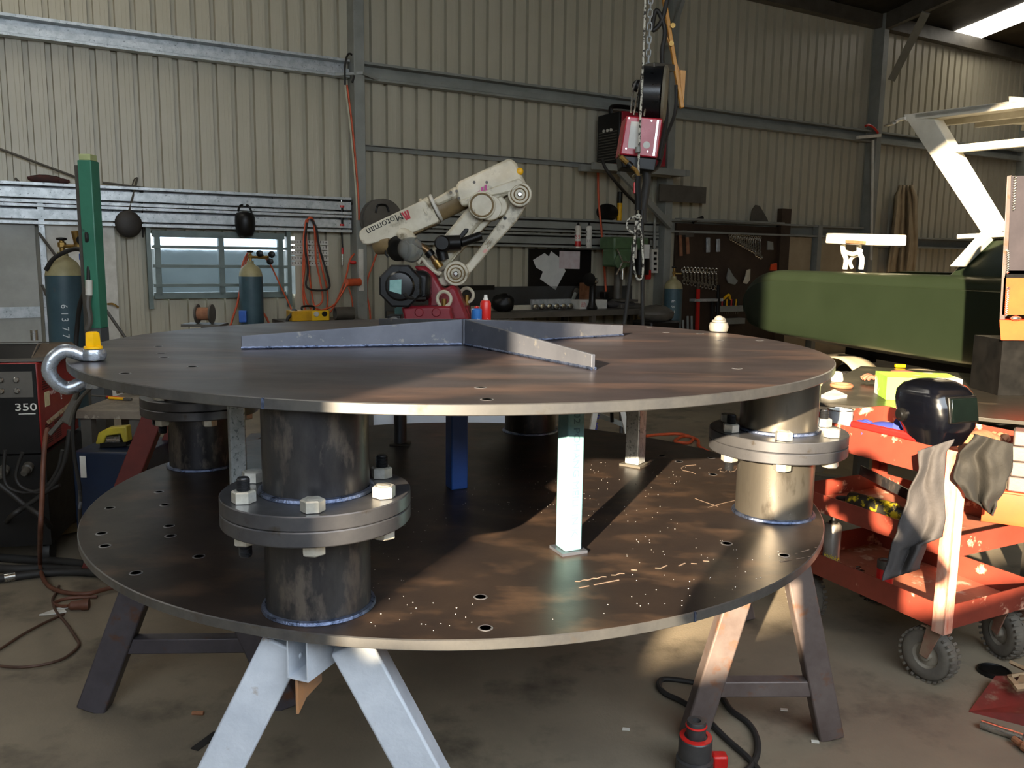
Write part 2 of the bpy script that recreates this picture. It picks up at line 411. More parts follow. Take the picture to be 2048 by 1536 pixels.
up_ = disc(ZU, [], M_PLU, 'upper_plate'); lo_ = disc(ZL, [], M_PLL, 'lower_plate')
# butt weld seams across the rims
for px, z in (((508, 800), ZU), ((1406, 1232), ZL)):
    d = (az(*px, z)-V((CX, CY, z))).normalized(); q = V((CX, CY, z))+d*(RP-.001)
    MB().bar(q-UP*(TP-.001), q, .006, .006, d).put('seam_weld', M_WELD, up_ if z == ZU else lo_)
# drilled holes as flat discs, their inner shade and glints put into the colour
M_HOLE = mat('hole_inner_shade', '050505', r=.6); M_RIM = mat('hole_rim_and_glint', 'a5a4a8', r=.3, me=.8)
def hole(px, z, r, par):
    c = az(*px, z)
    MB().lathe(c-UP*.004, UP, [(r*1.35, .0042), (r*1.3, .0048), (r*1.0, .0049)], 20, cap=False).put('hole_rim', M_RIM, par)
    MB().lathe(c, UP, [(r*1.02, .0007), (r*.3, .0007)], 20, cap=True).put('bolt_hole', M_HOLE if par is up_ else M_RIM, par)
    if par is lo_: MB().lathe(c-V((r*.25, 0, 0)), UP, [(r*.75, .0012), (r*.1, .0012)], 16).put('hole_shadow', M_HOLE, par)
for px in ((317, 693), (322, 707), (328, 715), (385, 734), (250, 747), (195, 722), (961, 775), (974, 799), (1400, 667), (1440, 681), (1519, 681), (1474, 737), (1332, 665), (1298, 654)): hole(px, ZU, .011, up_)
for px in ((220, 1016), (330, 1010), (338, 1052), (341, 1072), (203, 1067), (210, 1092), (272, 1146), (398, 1113), (318, 984), (961, 1194), (971, 1256), (1358, 923), (1423, 916), (1426, 949), (1453, 1087), (1568, 1111), (1324, 912)): hole(px, ZL, .0125, lo_)
# pillars: two pipe stubs, two flanges, eight bolts
ZF = (ZU-TP+ZL)/2 + .0
def bolt(c, par, topstud, botstud, z0, z1):
    a = random.uniform(0, 1); c = V((c.x, c.y, 0))
    for z, d, st in ((z1, UP, topstud), (z0, -UP, botstud)):
        MB().lathe(c+UP*z, d, hexprof(.045, .026), 6, a).put('hex_nut', M_BOLT, par, sharp=20)
        t = MB()
        if st: t.lathe(c+UP*z+d*.0262, d, thr(.0145, .028), 16)
        else: t.lathe(c+UP*z+d*.0262, d, [(.0145, 0), (.0135, .001), (.006, .0006)], 16)
        t.put('bolt_end', M_THREAD if st else M_BOLT, par, sharp=60)
def hexprof(af, h): return [(af*.46, 0), (af*.5774, .001), (af*.5774, h-.003), (af*.5, h)]
def thr(r, h):
    o = []; k = int(h/.003)
    for i in range(k): o += [(r, i*.003), (r*.86, i*.003+.0015)]
    return o + [(r*.8, h)]
FT, RF, RPI = .034, .212, .119
for k, a in enumerate((-104.7, -13.7, 75.5, 164)):
    c = pl(1.05, a, 0)
    p = MB(); p.lathe(c+UP*(ZL), UP, [(RPI, 0), (RPI, ZU-TP-ZL)], 48, cap=False)
    po = p.put('pillar_pipe', M_PIPEB if k == 1 else M_PIPE, ct)
    for i in (0, 1):
        z = ZF-FT+i*FT
        MB().lathe(c+UP*z, UP, [(RPI-.002, .0005), (RF-.002, .0005), (RF, .003), (RF, FT-.003), (RF-.002, FT-.0005), (RPI-.002, FT-.0005)], 64, cap=False).put('flange', M_FLANGE, po)
    for z, d in ((ZL, 1), (ZF+FT, 1)):
        MB().torus(c+UP*(z+.002), UP, RPI+.003, .0085, 48, 8).put('weld_bead', M_WELD, po)
    fa = math.atan2(-c.y, -c.x)+rad((-3, 6, 0, 10)[k])
    for b, (ts, bs) in enumerate(((0, 0), (0, 0), (1, 0), (0, 1), (0, 1), (1, 1))):
        an = fa + rad(60*b); q = c + V((cos(an), sin(an), 0))*.172
        bolt(q, po, ts, bs, ZF-FT, ZF+FT)
# temporary prop posts between the plates
def prop(c, a, w, mt, rnd=False, d=None, label=None, foot=True):
    z0 = ZL+(.008 if foot else 0)
    m_ = MB()
    if rnd: m_.cyl((c.x, c.y, z0), (c.x, c.y, ZU-TP), w/2, n=24)
    else: m_.box((c.x, c.y, (z0+ZU-TP)/2), (w, d or w, ZU-TP-z0), rz3(rad(a)))
    o = m_.put('prop_post', mt, ct, label=label, bevel=0 if rnd else .005)
    if foot: MB().box((c.x, c.y, ZL+.004), (w*1.5, w*1.5, .008), rz3(rad(a))).put('foot_plate', M_RIB if mt == M_MINT else M_DKSTEEL, o)
    return o
mc = V((.162, 2.262, 0))
mint = prop(mc, 24, .052, M_MINT, d=.06, label='pale blue primed square tube post')
prop(V((.487, 3.262, 0)), 55, .06, M_SHS, label='bright square tube post')
prop(V((-.477, 3.58, 0)), 0, .055, M_RIB, rnd=True, label='round bare steel tube post')
prop(V((-.19, 2.90, 0)), 25, .062, M_BLUE, foot=False, label='blue painted post')
prop(V((-.89, 2.70, 0)), 30, .05, M_SHS, d=.04, label='galvanised square tube post')
# mill stamp on the pale post: its right-hand face
FACE = rz3(rad(24)) @ V((0, -1, 0))
text('102 POHANG MEILI  IN K', .026, V((mc.x, mc.y, 1.03)) + FACE*.0304, (0, 0, -1), V((0, 0, -1)).cross(FACE)*-1, mat('grey_mill_stamp', '5f8088', r=.6), mint, wx=1.25)
# stiffener ribs: a cross of four tapering flats meeting at the centre
rc = az(929, 690, ZU)
for px in ((501, 698), (1166, 736), (1258, 671), (767, 650)):
    e = az(*px, ZU) if px[0] != 767 else rc + (rc-az(1166, 736, ZU))
    d = (e-rc).normalized(); sd_ = d.cross(UP)*.006; L_ = .72
    h0, h1 = .088, .042
    e = rc + d*L_
    q = MB().prism([rc-sd_+UP*.0005, e-sd_+UP*.0005, e-sd_+UP*h1, rc-sd_+UP*h0], sd_*2)
    o = q.put('stiffener_rib', M_RIB, ct, bevel=.0015)
    for sg in (1, -1):
        MB().tube([rc + d*(.012+L_*i/60*.985) + sd_*sg*1.1 + UP*(.004+.001*(i % 2)) for i in range(61)], .0045, 6).put('weld_bead', M_WELD, o)
MB().cyl(rc, rc+UP*.088, .013, n=12).put('rib_junction', M_RIB, ct)
# ------------------------------------------------------------------ lifting shackles
M_ZINC = mat('galvanised_shackle', 'b4bac2', '9aa1aa', r=.26, me=.75, s=25, bump=.15, bs=70)
M_YEL = mat('yellow_pin', 'f2b705', 'e0a800', r=.42, s=20)
def shackle(name, label, c, dirv, mt, pinm, k=1.):
    # pin vertical through the plate at c, bow swings outwards over the rim along dirv
    t = thing(name, label, 'shackle', c - UP*.10*k)
    o_ = V(dirv).normalized(); zt, zb = .018*k, -.058*k
    pts = [c + UP*zt, c+UP*zt*1.0+o_*.028*k, c+UP*(zt+.010*k)+o_*.052*k, c+UP*(zt+.012*k)+o_*.074*k, c+UP*(zt-.006*k)+o_*.098*k, c+UP*((zt+zb)/2)+o_*.110*k, c+UP*(zb+.008*k)+o_*.098*k, c+UP*(zb-.012*k)+o_*.074*k, c+UP*(zb-.010*k)+o_*.052*k, c+UP*zb+o_*.028*k, c+UP*zb]
    MB().tube(smooth(pts, 6), .0185*k, 16).put('bow', mt, t)
    for z in (zt, zb): MB().lathe(c+UP*(z-.0165*k), UP, [(.012*k, 0), (.03*k, .002*k), (.034*k, .0165*k), (.03*k, .031*k), (.012*k, .033*k)], 24).put('shackle_eye', mt, t)
    pb = MB(); pb.lathe(c+UP*(zt+.0165*k), UP, [(.0, 0), (.024*k, .0), (.024*k, .006*k), (.013*k, .010*k), (.013*k, .012*k)], 20)
    if pinm is M_YEL: pb.lathe(c+UP*(zt+.0245*k), UP, [(.020*k, 0), (.021*k, .002*k), (.019*k, .034*k), (.014*k, .038*k)], 6, .5)
    else: pb.ball(c+UP*(zt+.024*k), .017*k, (1, 1, .9))
    pb.cyl(c-UP*.06*k, c+UP*(zt+.01*k), .011*k); pb.put('pin', pinm, t)
    return t
M_PALE = mat('pale_galvanised', '8f8c84', '7a7770', r=.45, me=.4, s=12)
sc = az(188, 722, ZU)
shackle('bow_shackle', 'galvanised bow shackle with a yellow pin at the left rim of the upper plate', sc, V((-.93, -.5, 0)), M_ZINC, M_YEL, 1.0)
s2 = az(1437, 664, ZU)
shackle('bow_shackle', 'small whitish shackle at the far right rim of the upper plate', s2 - V((.0, .0, 0)), V((.33, .95, 0)), M_PALE, M_PALE, 1.2)
# ------------------------------------------------------------------ trestles
M_TGALV = mat('silver_painted_trestle', 'ccd2da', 'b4bbc5', r=.5, me=.1, s=6, c='8a7258', cs=10, clo=.68, chi=.78, bump=.12, bs=120)
M_TRUST = mat('rusty_grey_trestle', '6b605c', '584c48', r=.5, me=.25, s=8, c='6d4a34', cs=12, clo=.58, chi=.7, bump=.05, bs=120)
M_TDARK = mat('dark_steel_trestle', '565156', '474247', r=.5, me=.3, s=6, c='5c3c28', cs=9, clo=.6, chi=.7)
M_TRED = mat('oxide_red_trestle', '6a2a24', '58231f', r=.5, s=6)
M_RUSTP = mat('rusty_plate', 'a0714a', '7d6a58', r=.6, s=20)
def trestle(label, ax, ay_, zt, spread, ang, mt, length=1.0, w=.085, bar=None, beam=True, spread2=None, rear=None, bd=(.055, .085), gus=True, bang=0.):
    t = thing('trestle', label, 'trestle', (ax, ay_, 0))
    fx, fy = V((cos(ang), sin(ang), 0)), V((-sin(ang), cos(ang), 0))
    zb = zt-bd[1]
    def A(off, nm):
        c = V((ax, ay_, 0))+(rz3(bang) @ fy)*off
        for sg, sp in ((-1, spread), (1, spread2 or spread)):
            if nm == 'b' and rear: sp = rear
            top = c+fx*(sg*(.075 if gus else .05))+UP*(zt-.04); ft = c+fx*(sg*sp)+UP*.003
            MB().bar(ft, top, w, w*.72, fy).put('leg', mt, t, bevel=.006)
        if bar:
            f = 1-(bar/zt); s2_ = spread2 or spread
            MB().bar(c-fx*(.045+(spread-.045)*f*.9)+UP*bar, c+fx*(.045+(s2_-.045)*f*.9)+UP*bar, .05, .055).put('cross_bar', mt, t, bevel=.004)
    A(0, 'a'); A(length, 'b')
    if beam:
        bv = rz3(bang) @ fy; b0, b1 = V((ax, ay_, 0))-bv*.085, V((ax, ay_, 0))+bv*(length+.07)
        bw, bh = bd; tk = .004
        b = MB(); zc = zt-bh/2
        b.sweep([(-bw/2, -bh/2), (bw/2, -bh/2), (bw/2, bh/2), (-bw/2, bh/2)], b0+UP*zc, b1+UP*zc, cap=False)
        b.sweep([(-bw/2+tk, -bh/2+tk), (bw/2-tk, -bh/2+tk), (bw/2-tk, bh/2-tk), (-bw/2+tk, bh/2-tk)], b0+UP*zc, b1+UP*zc, cap=False)
        o_ = [(-bw/2, -bh/2), (bw/2, -bh/2), (bw/2, bh/2), (-bw/2, bh/2)]; i_ = [(x*(1-2*tk/bw), y*(1-2*tk/bh)) for x, y in o_]
        a_, b_ = perp(b1-b0); vs = [b0+UP*zc+a_*x+b_*y for x, y in o_+i_]
        b.add(vs, [(i, (i+1) % 4, 4+(i+1) % 4, 4+i) for i in range(4)])
        b.put('top_beam', mt, t)
        if gus:
            g = V((ax, ay_, 0))-bv*.075-fx*.012; e = g+bv*.09
            MB().prism([g+UP*(zt-bh-.002), g+UP*(zt-bh-.085), g+bv*.03+UP*(zt-bh-.06), e+UP*(zt-bh-.05), e+UP*(zt-bh-.002)], fx*.006).put('gusset_plate', M_RUSTP, t)
    return t
ZT = ZL-TP-.002
trestle('silver painted trestle nearest the camera, its open beam end showing', -.432, 1.835, ZT, .44, 0, M_TGALV, 1.85, .098, None, rear=.3, bd=(.055, .1), bang=-rad(22))
trestle('rusty grey trestle at the right under the plate, lit by the sun', .86, 2.68, ZT, .235, rad(2), M_TRUST, .95, .085, .185, True, bd=(.06, .08), gus=False)
trestle('dark steel trestle at the left under the plate', -1.13, 2.83, ZT, .34, rad(3), M_TDARK, 1.0, .1, .24, True, bd=(.06, .08), gus=False)

# weld spatter, chalk and scratches on the plates
M_SPAT = mat('weld_spatter', 'd9d4ca', r=.3, me=.7)
def spatter(par, z, n, seed, inside):
    rnd = random.Random(seed); m_ = MB(); k = 0
    while k < n:
        a, r_ = rnd.uniform(0, 2*pi), RP*.97*math.sqrt(rnd.random()); p = V((CX+r_*cos(a), CY+r_*sin(a), z+.0006))
        if not inside(p): continue
        q = rnd.choice((.0006, .0006, .0008, .0008, .0012)); m_.ball(p, q, (1.5, 1, .7), 5, 4); k += 1
    m_.put('weld_spatter', M_SPAT, par, kind='stuff')
spatter(lo_, ZL, 420, 3, lambda p: p.y < 3.3 and (p.x > -.75) and math.sin(7*p.x+2*p.y)+math.sin(5*p.y-3*p.x) > -.3)
M_CHLK = mat('chalk_mark', '6d5a4c', '8f7a69', r=.9, s=60)
def chalk(pts, z, par, r_=.003, brk=1.):
    m_ = MB(); rnd = random.Random(len(pts))
    for a, b in zip(pts[:-1], pts[1:]):
        if rnd.random() > brk: continue
        p, q = az(*a, z), az(*b, z); m_.bar(p+UP*.0006, q+UP*.0006, r_*2, .0006)
    m_.put('chalk_mark', M_CHLK, par)
chalk([(1150+9*i, 1163-1.6*i+2*(i % 2)) for i in range(12)], ZL, lo_, .0018, .7)
chalk([(1158+10*i, 1176-2.0*i) for i in range(11)], ZL, lo_, .002, .6)
chalk([(1262+12*i, 1140-1.5*i+2*(i % 3)) for i in range(14)], ZL, lo_, .002, .55)
chalk([(1390, 997), (1412, 1005), (1436, 1013)], ZL, lo_, .0006); chalk([(1416, 1015), (1440, 1008), (1470, 1001)], ZL, lo_, .0006)
chalk([(1391, 948), (1382, 944), (1366, 941), (1362, 936), (1372, 931), (1392, 930)], ZL, lo_, .0006); chalk([(1435, 940), (1443, 936), (1440, 943), (1450, 944), (1458, 938), (1460, 944), (1470, 942), (1474, 936)], ZL, lo_, .0006)
chalk([(1590+4*i, 1108-1.2*i) for i in range(12)], ZL, lo_, .002, .6); chalk([(1560+8*i, 1124-1.4*i) for i in range(9)], ZL, lo_, .0018, .6)
# ------------------------------------------------------------------ red tool trolley and what lies on it
M_RED = mat('worn_red_paint', '8a3a2b', '743023', r=.5, s=5, c='d8a58a', cs=9, clo=.6, chi=.66)
M_REDIN = mat('faded_red_tray', 'b06a50', '8d5844', r=.6, s=6, c='c9b29a', cs=11, clo=.55, chi=.65)
M_REDW = mat('sunlit_red_post', 'd9b09a', 'c2694e', r=.55, s=10, st=(1, 1, .3), lo=.42, hi=.6)  # near posts only: sun washing out the red is put into the colour
M_TYRE = mat('dusty_tyre', '6a6357', '57514a', r=.8, s=10)
M_RIMP = mat('dusty_wheel_rim', '8f8778', '7a7062', r=.6, s=8)
M_FORK = mat('brown_castor_fork', '86705c', '7c4c3c', r=.55, s=9)
NC = az(1886, 1262, .25); NC.z = 0
ca, cb = V((cos(rad(116)), sin(rad(116)), 0)), V((cos(rad(27)), sin(rad(27)), 0))
LA, LB = .80, .56
def K(a, b, z): return NC + ca*a + cb*b + UP*z
cart = thing('tool_trolley', 'worn red three-tray tool trolley on dusty pneumatic castors', 'trolley', K(LA/2, LB/2, 0))
for z0, h in ((.25, .095), (.53, .08), (.82, .11)):
    t = MB(); t.prism([K(0, 0, z0), K(LA, 0, z0), K(LA, LB, z0), K(0, LB, z0)], UP*.004)
    tr = t.put('tray', M_REDIN, cart)
    for a, b in (((0, 0), (LA, 0)), ((LA, 0), (LA, LB)), ((LA, LB), (0, LB)), ((0, LB), (0, 0))):
        p, q = K(*a, z0+h/2), K(*b, z0+h/2)
        MB().bar(p, q, .005, h).put('tray_rim', M_RED, tr)
for a, b in ((0, 0), (LA, 0), (LA, LB), (0, LB)):
    p = MB(); d1 = ca if a == 0 else -ca; d2 = cb if b == 0 else -cb; o = K(a, b, 0) - d1*.006 - d2*.006
    for dd, ee in ((d1, d2), (d2, d1)):
        p.prism([o+UP*.235, o+dd*.05+UP*.235, o+dd*.05+UP*.93, o+UP*.93], ee*.005)
    p.put('corner_post', M_REDW if a == 0 else M_RED, cart)
def castor(a, b, ang, label=None):
    c = K(a, b, 0); ax = V((cos(ang), sin(ang), 0)); tr = ax.cross(UP)
    wc = c + tr*.035 + UP*.106
    f = MB(); f.cyl(c+UP*.232, c+UP*.25, .045)
    for s in (-1, 1):
        f.bar(c+ax*s*.044+UP*.232, wc+ax*s*.044, .006, .06, tr, h2=.035)
    f.box(c+UP*.228+tr*.01, (.095, .08, .008), rz3(ang))
    fo = f.put('castor_fork', M_FORK, cart, bevel=.002)
    w_ = MB(); w_.lathe(wc-ax*.032, ax, [(.052, .004), (.068, .001), (.09, .002), (.101, .012), (.105, .024), (.105, .040), (.101, .052), (.09, .062), (.068, .063), (.052, .06)], 40, cap=False)
    for i in range(28):
        aa = 2*pi*i/28; u_ = (tr*cos(aa)+UP*sin(aa))
        for s in (-1, 1): w_.box(wc+u_*.1035+ax*s*.02, (.024, .011, .008), Matrix((ax, ax.cross(u_)*-1, u_)).transposed())
    w_.put('tyre', M_TYRE, cart, sharp=40)
    MB().lathe(wc-ax*.026, ax, [(.012, -.012), (.02, -.01), (.022, .008), (.045, .012), (.054, .002), (.054, .05), (.045, .04), (.022, .044), (.02, .062), (.012, .064)], 28).put('wheel_rim', M_RIMP, fo)
castor(.06, .07, rad(215)); castor(LA-.1, .06, rad(200)); castor(.06, LB-.05, rad(190)); castor(LA-.1, LB-.06, rad(205))
# welding helmet on the top tray
M_HELM = mat('glossy_navy_shell', '07080e', '05060a', r=.22, s=4, coat=.5)
M_LENS = mat('welding_lens', '0b1210', '070c0b', r=.1, s=8)
hb = ay(1868, 908, 3.16); hb.z = .93
ht = thing('welding_helmet', 'glossy navy welding helmet with a dark lens, standing on the red trolley', 'welding helmet', hb)
hf = V((.34, -.94, 0)).normalized(); hs = V((hf.y, -hf.x, 0))*-1     # facing, sideways
prof = [(0.0, .085, .10, .075), (.03, .10, .105, .085), (.08, .12, .125, .105), (.13, .122, .14, .112), (.18, .112, .15, .114), (.22, .098, .15, .108), (.25, .07, .13, .09), (.27, .03, .09, .06), (.278, -.01, .03, .03)]
def hshell(u, v):
    k = v*(len(prof)-1); i = min(int(k), len(prof)-2); t = k-i
    z, f, b, w_ = [prof[i][j]*(1-t)+prof[i+1][j]*t for j in range(4)]
    a = 2*pi*u; c_, s_ = cos(a), sin(a); e = .62
    x = (abs(c_)**e)*(1 if c_ > 0 else -1); y = (abs(s_)**e)*(1 if s_ > 0 else -1)
    return hb + hf*(f*x if x > 0 else b*x) + hs*(w_*y) + UP*(z*.86)
sh = MB().grid(hshell, 48, 24, True); top = [hshell(i/48, 1) for i in range(48)]
sh.add(top, [tuple(range(48))]); sh.put('shell', M_HELM, ht, sharp=50)
def hw(x, z, d=0.): return hb + hs*x + hf*(.113+d-max(0, z-.13)*.20) + UP*(z*.86)
for g, d, mt, nm in ((.006, .012, M_BLACK, 'lens_frame'), (0, .0185, M_LENS, 'lens')):
    q = [hw(-.062-g, .115-g, d), hw(.062+g, .115-g, d), hw(.062+g, .215+g, d), hw(-.062-g, .215+g, d)]
    MB().prism(q, -hf*.02).put(nm, mt, ht, bevel=.004)
for s in (1, -1): MB().lathe(hb+hs*(s*.108)-hf*.06+UP*.1, hs*s, [(.026, 0), (.026, .012), (.016, .016), (.014, .02)], 20).put('pivot_knob', M_BLACK, ht)
# rags
M_RAG = mat('grey_cotton', '454140', '373433', r=.9, s=7, c='5f5852', cs=5, clo=.6, chi=.8, bump=.3, bs=60)
M_DRAG = mat('dark_olive_cloth', '221f1a', '191713', r=.9, s=7, bump=.3, bs=60)
def pathx(tab, v):
    for (v0, a0, b0), (v1, a1, b1) in zip(tab[:-1], tab[1:]):
        if v <= v1: t = (v-v0)/(v1-v0); t = t*t*(3-2*t); return a0+(a1-a0)*t, b0+(b1-b0)*t
    return tab[-1][1], tab[-1][2]
def drape(name, mt, label, cat, tabx, y0, y1, Y, fold, nf, thick=.006, slope=0., skew=0.):
    def fn(u, v):
        a, b = pathx(tabx, v)
        x = a+(b-a)*u; y = y0+(y1-y0)*v + skew*(u-.5)
        d = fold*(1.6*sin(nf*2*pi*u + 2.2*v + 1.7*sin(5*v+2*u)) + .7*sin(nf*3.3*pi*u-4*v+sin(9*v)) + .5*sin(11*v+7*u))*(.45+.7*v)
        return ay(x, y, Y - d + slope*u)
    return MB().grid(fn, 40, 40).put(name, mt, None, label, cat, sol=thick, sharp=70)
drape('hanging_rag', M_RAG, 'grey cotton trousers hanging over the near corner of the red trolley', 'rag', [(0, 1836, 1908), (.12, 1838, 1890), (.35, 1816, 1888), (.6, 1796, 1890), (.75, 1782, 1884), (.8, 1778, 1852), (1, 1764, 1838)], 890, 1150, 2.88, .012, 1.3, slope=.03, skew=-24)
drape('hanging_rag', M_DRAG, 'dark olive cloth bundled over the right side of the red trolley', 'rag', [(0, 1950, 2026), (.3, 1918, 2024), (.6, 1908, 2010), (.85, 1930, 1992), (1, 1962, 1985)], 878, 1022, 2.92, .018, 1.6, slope=-.05, skew=20)
# small things on the trolley
def can(name, label, cat, base, h, r, mt, capm, group=None, cap=.16, nz=True, ax=UP):
    t = thing(name, label, cat, base, group); ax = V(ax)
    MB().lathe(base, ax, [(r*.92, 0), (r, .003), (r, h*(1-cap)), (r*.8, h*(1-cap*.72)), (r*.5, h*(1-cap*.66))], 28).put('can_body', mt, t)
    MB().lathe(base, ax, [(r*.5, h*(1-cap*.68)), (r*.52, h*(1-cap*.5)), (r*.34, h*(1-cap*.35)), (r*.3, h)], 20).put('spray_cap', capm, t)
    return t
M_GREYCAN = mat('grey_can', '9b948c', '857d74', r=.35, me=.4, s=10)
M_CANRED = mat('red_can', 'c5241f', 'ad1f1c', r=.35, s=9)
g = can('spray_can', 'tall grey can with yellow scrawl on the bottom tray of the red trolley', 'spray can', K(.62, .08, .255), .245, .036, M_GREYCAN, M_BLACK)
gf = V((-.3, -1, 0)).normalized()
text('indekF', .026, K(.62, .08, .33)+gf*.0365, V((1, -.3, -.35)), V((.3, -.1, 1)), mat('yellow_scrawl', 'd8c024', r=.6), g, depth=.0006)
r_ = thing('aerosol_can', 'short red can with a dark lid on the bottom tray of the red trolley', 'can', K(.36, .11, .255))
MB().lathe(K(.36, .11, .255), UP, [(.03, 0), (.033, .003), (.033, .095), (.031, .098)], 28).put('can_body', M_CANRED, r_)
MB().lathe(K(.36, .11, .353), UP, [(.0335, 0), (.0335, .03), (.031, .034), (.022, .034), (.02, .028)], 28).put('lid', M_DKSTEEL, r_)
for i in range(3):
    p = K(.52-.035*(i % 2), .10+.02*i, .255+.0)
    MB().lathe(p, UP, [(.014, 0), (.015, .002), (.015, .02), (.012, .024), (.012, .042), (.007, .043), (.007, .03)], 16).put('socket', M_CHROME, None, 'chrome socket bit standing between the grey can and the red can', 'socket', 'chrome sockets on the trolley')
M_GRIP = mat('yellow_black_tape', '2a2720', 'c8b01e', r=.5, s=24, lo=.52, hi=.6)
gp = thing('grease_gun', 'black and yellow marked cylinder lying on the middle tray of the red trolley', 'grease gun', K(.5, .2, .535))
p0, p1 = K(.62, .16, .572), K(.34, .20, .572)
MB().lathe(p0, p1-p0, [(.02, 0), (.034, .01), (.036, .03), (.036, .22), (.03, .235), (.026, .25), (.02, .28)], 28).put('barrel', M_GRIP, gp)
MB().tube(smooth([p0+UP*.0, p0+ca*.05-UP*.01, p0+ca*.09+cb*.05-UP*.025, p0+ca*.06+cb*.12-UP*.03]), .011, 10).put('hose', M_RUBBER, gp)
fb = MB(); fb.bar(K(.72, .34, .66), K(.2, .26, .60), .006, .045)
fb.put('flat_bar', M_PIPE, None, 'drilled steel flat bar leaning across the middle tray of the red trolley', 'steel bar')
tin = thing('tin', 'open grey tin with a shiny rim on the far end of the top tray', 'tin', K(.66, .12, .826))
MB().lathe(K(.66, .12, .826), UP, [(.05, 0), (.052, .003), (.052, .14), (.049, .14), (.049, .12), (.0, .12)], 28).put('tin_body', M_GALV, tin)
MB().torus(K(.66, .12, .966), UP, .0515, .003, 28).put('tin_rim', M_CHROME, tin)
M_BGLV = mat('blue_glove', '34409a', '2b3480', r=.8, s=12, c='b5762e', cs=7, clo=.58, chi=.64)
M_LGLV = mat('tan_leather', '9a6a4a', '7f5238', r=.8, s=12)
def glove(name, label, c, ang, mt, k=1.):
    t = MB(); d = V((cos(ang), sin(ang), 0)); s = V((-sin(ang), cos(ang), 0))
    t.ball(c+UP*.028*k, .055*k, (1.1, .85, .48), R=rz3(ang))
    t.tube(smooth([c-d*.03*k+UP*.03*k, c-d*.09*k+UP*.03*k, c-d*.14*k+UP*.02*k]), [.04*k*(1+.02*i) for i in range(13)], 12)
    for i in range(4):
        o = c+d*.045*k+s*((i-1.5)*.022*k)+UP*.026*k; l = (.05, .065, .06, .045)[i]*k
        t.tube(smooth([o, o+d*l*.6+UP*.012*k, o+d*l-UP*.004*k]), .0115*k, 8)
    o = c+s*.05*k+UP*.022*k; t.tube(smooth([o, o+s*.02*k+d*.02*k, o+s*.025*k+d*.05*k]), .0125*k, 8)
    return t.put(name, mt, None, label, 'glove', sharp=70)
glove('work_glove', 'blue glove with orange patches on the red trolley beside the helmet', K(.42, .12, .826)+UP*.06, rad(140), M_BGLV, 1.25)
MB().bar(K(.5, .015, .94), K(.1, .012, .945), .03, .028).put('clamp_bar', M_CANRED, None, 'red clamp bar lying along the top rim of the red trolley', 'clamp', bevel=.008)
MB().ball(K(.55, .3, .87), .09, (1.1, .8, .5)).put('crumpled_rag', mat('rust_brown_rag', '8a4d34', '6e3d2c', r=.9, s=14), None, 'rust brown rag heaped on the top tray behind the blue glove', 'rag', noise=.006)
glove('work_glove', 'tan leather glove under the dark cloth at the right of the trolley', ay(1975, 880, 3.35)*1.0-UP*.03, rad(40), M_LGLV, 1.1)
# ------------------------------------------------------------------ steel welding table behind the trolley
M_TTOP = mat('welding_table_top', '35312a', '2a2722', r=.36, me=.35, s=3, c='6b6354', cs=5, clo=.6, chi=.8)
tz = .86
tq = [az(1585, 800, tz), az(2130, 850, tz), az(2130, 760, tz), az(1640, 731, tz)]
tq[3] = tq[0] + (tq[2]-tq[1])
wt = thing('welding_table', 'dark steel welding table behind the red trolley', 'table', ((tq[0]+tq[2])/2).xy.to_3d())
MB().prism([q-UP*.02 for q in tq], UP*.02).put('table_top', M_TTOP, wt, bevel=.002)
tc_ = (tq[0]+tq[2])/2
for q in tq:
    l_ = q.lerp(tc_, .1); MB().bar(V((l_.x, l_.y, 0)), l_-UP*.021, .08, .08, V((0, 1, 0))).put('leg', M_DKSTEEL, wt)
for i in range(4):
    a, b = tq[i].lerp(tc_, .1), tq[(i+1) % 4].lerp(tc_, .1); MB().bar(V((a.x, a.y, .42)), V((b.x, b.y, .42)), .06, .06).put('rail', M_DKSTEEL, wt)
def onT(x, y): return az(x, y, tz)
M_LIME = mat('lime_card', 'a9d04e', '8fbd3f', r=.5, s=6, c='e3e6d8', cs=3, clo=.5, chi=.54)
b0, b1, b2 = onT(1771, 800), onT(1862, 815), onT(1925, 790)
bx = thing('box', 'lime green and white cardboard box on the welding table behind the helmet', 'box', b0.lerp(b2, .5))
v1, v2 = onT(1771, 801)-onT(1806, 757)*0, None
e1 = V((.33, .0, 0)); bc = b0+UP*.001
e1 = (onT(1926, 806)-b0); e1.z = 0; e1 = e1.normalized(); e2 = V((-e1.y, e1.x, 0))
MB().prism([bc, bc+e1*.38, bc+e1*.38+e2*.26, bc+e2*.26], UP*.125).put('carton', M_LIME, bx)
MB().prism([bc+e1*.2-e2*.001+UP*.03, bc+e1*.37-e2*.001+UP*.03, bc+e1*.37-e2*.001+UP*.1, bc+e1*.2-e2*.001+UP*.1], -e2*.001).put('carton_label', M_WHITE, bx)
glove('work_glove', 'red brown leather glove lying on the welding table left of the lime box', onT(1768, 768), rad(170), mat('red_leather', '8f5640', '7a4836', r=.8, s=12), 1.2)
MB().torus(onT(1683, 775)+UP*.012, UP, .055, .012, 28, 8).put('tape_roll', M_LGLV, None, 'roll of brown tape lying on the left end of the welding table', 'tape roll')
MB().prism([onT(1642, 795), onT(1668, 783), onT(1694, 795), onT(1660, 800)], UP*.015).put('paper_pad', M_WHITE, None, 'white paper pad at the left end of the welding table', 'paper')
MB().lathe(onT(1674, 762), UP, [(.035, 0), (.038, .01), (.03, .05), (.02, .06)], 20).put('white_cup', M_WHITE, None, 'small white plastic pot beside the tape roll', 'pot')
MB().box(onT(1800, 735)+UP*.012, (.07, .03, .022)).put('tape_measure', mat('yellow_tape', 'f0b000', r=.4), None, 'small yellow tag at the far edge of the welding table', 'tag', bevel=.004)
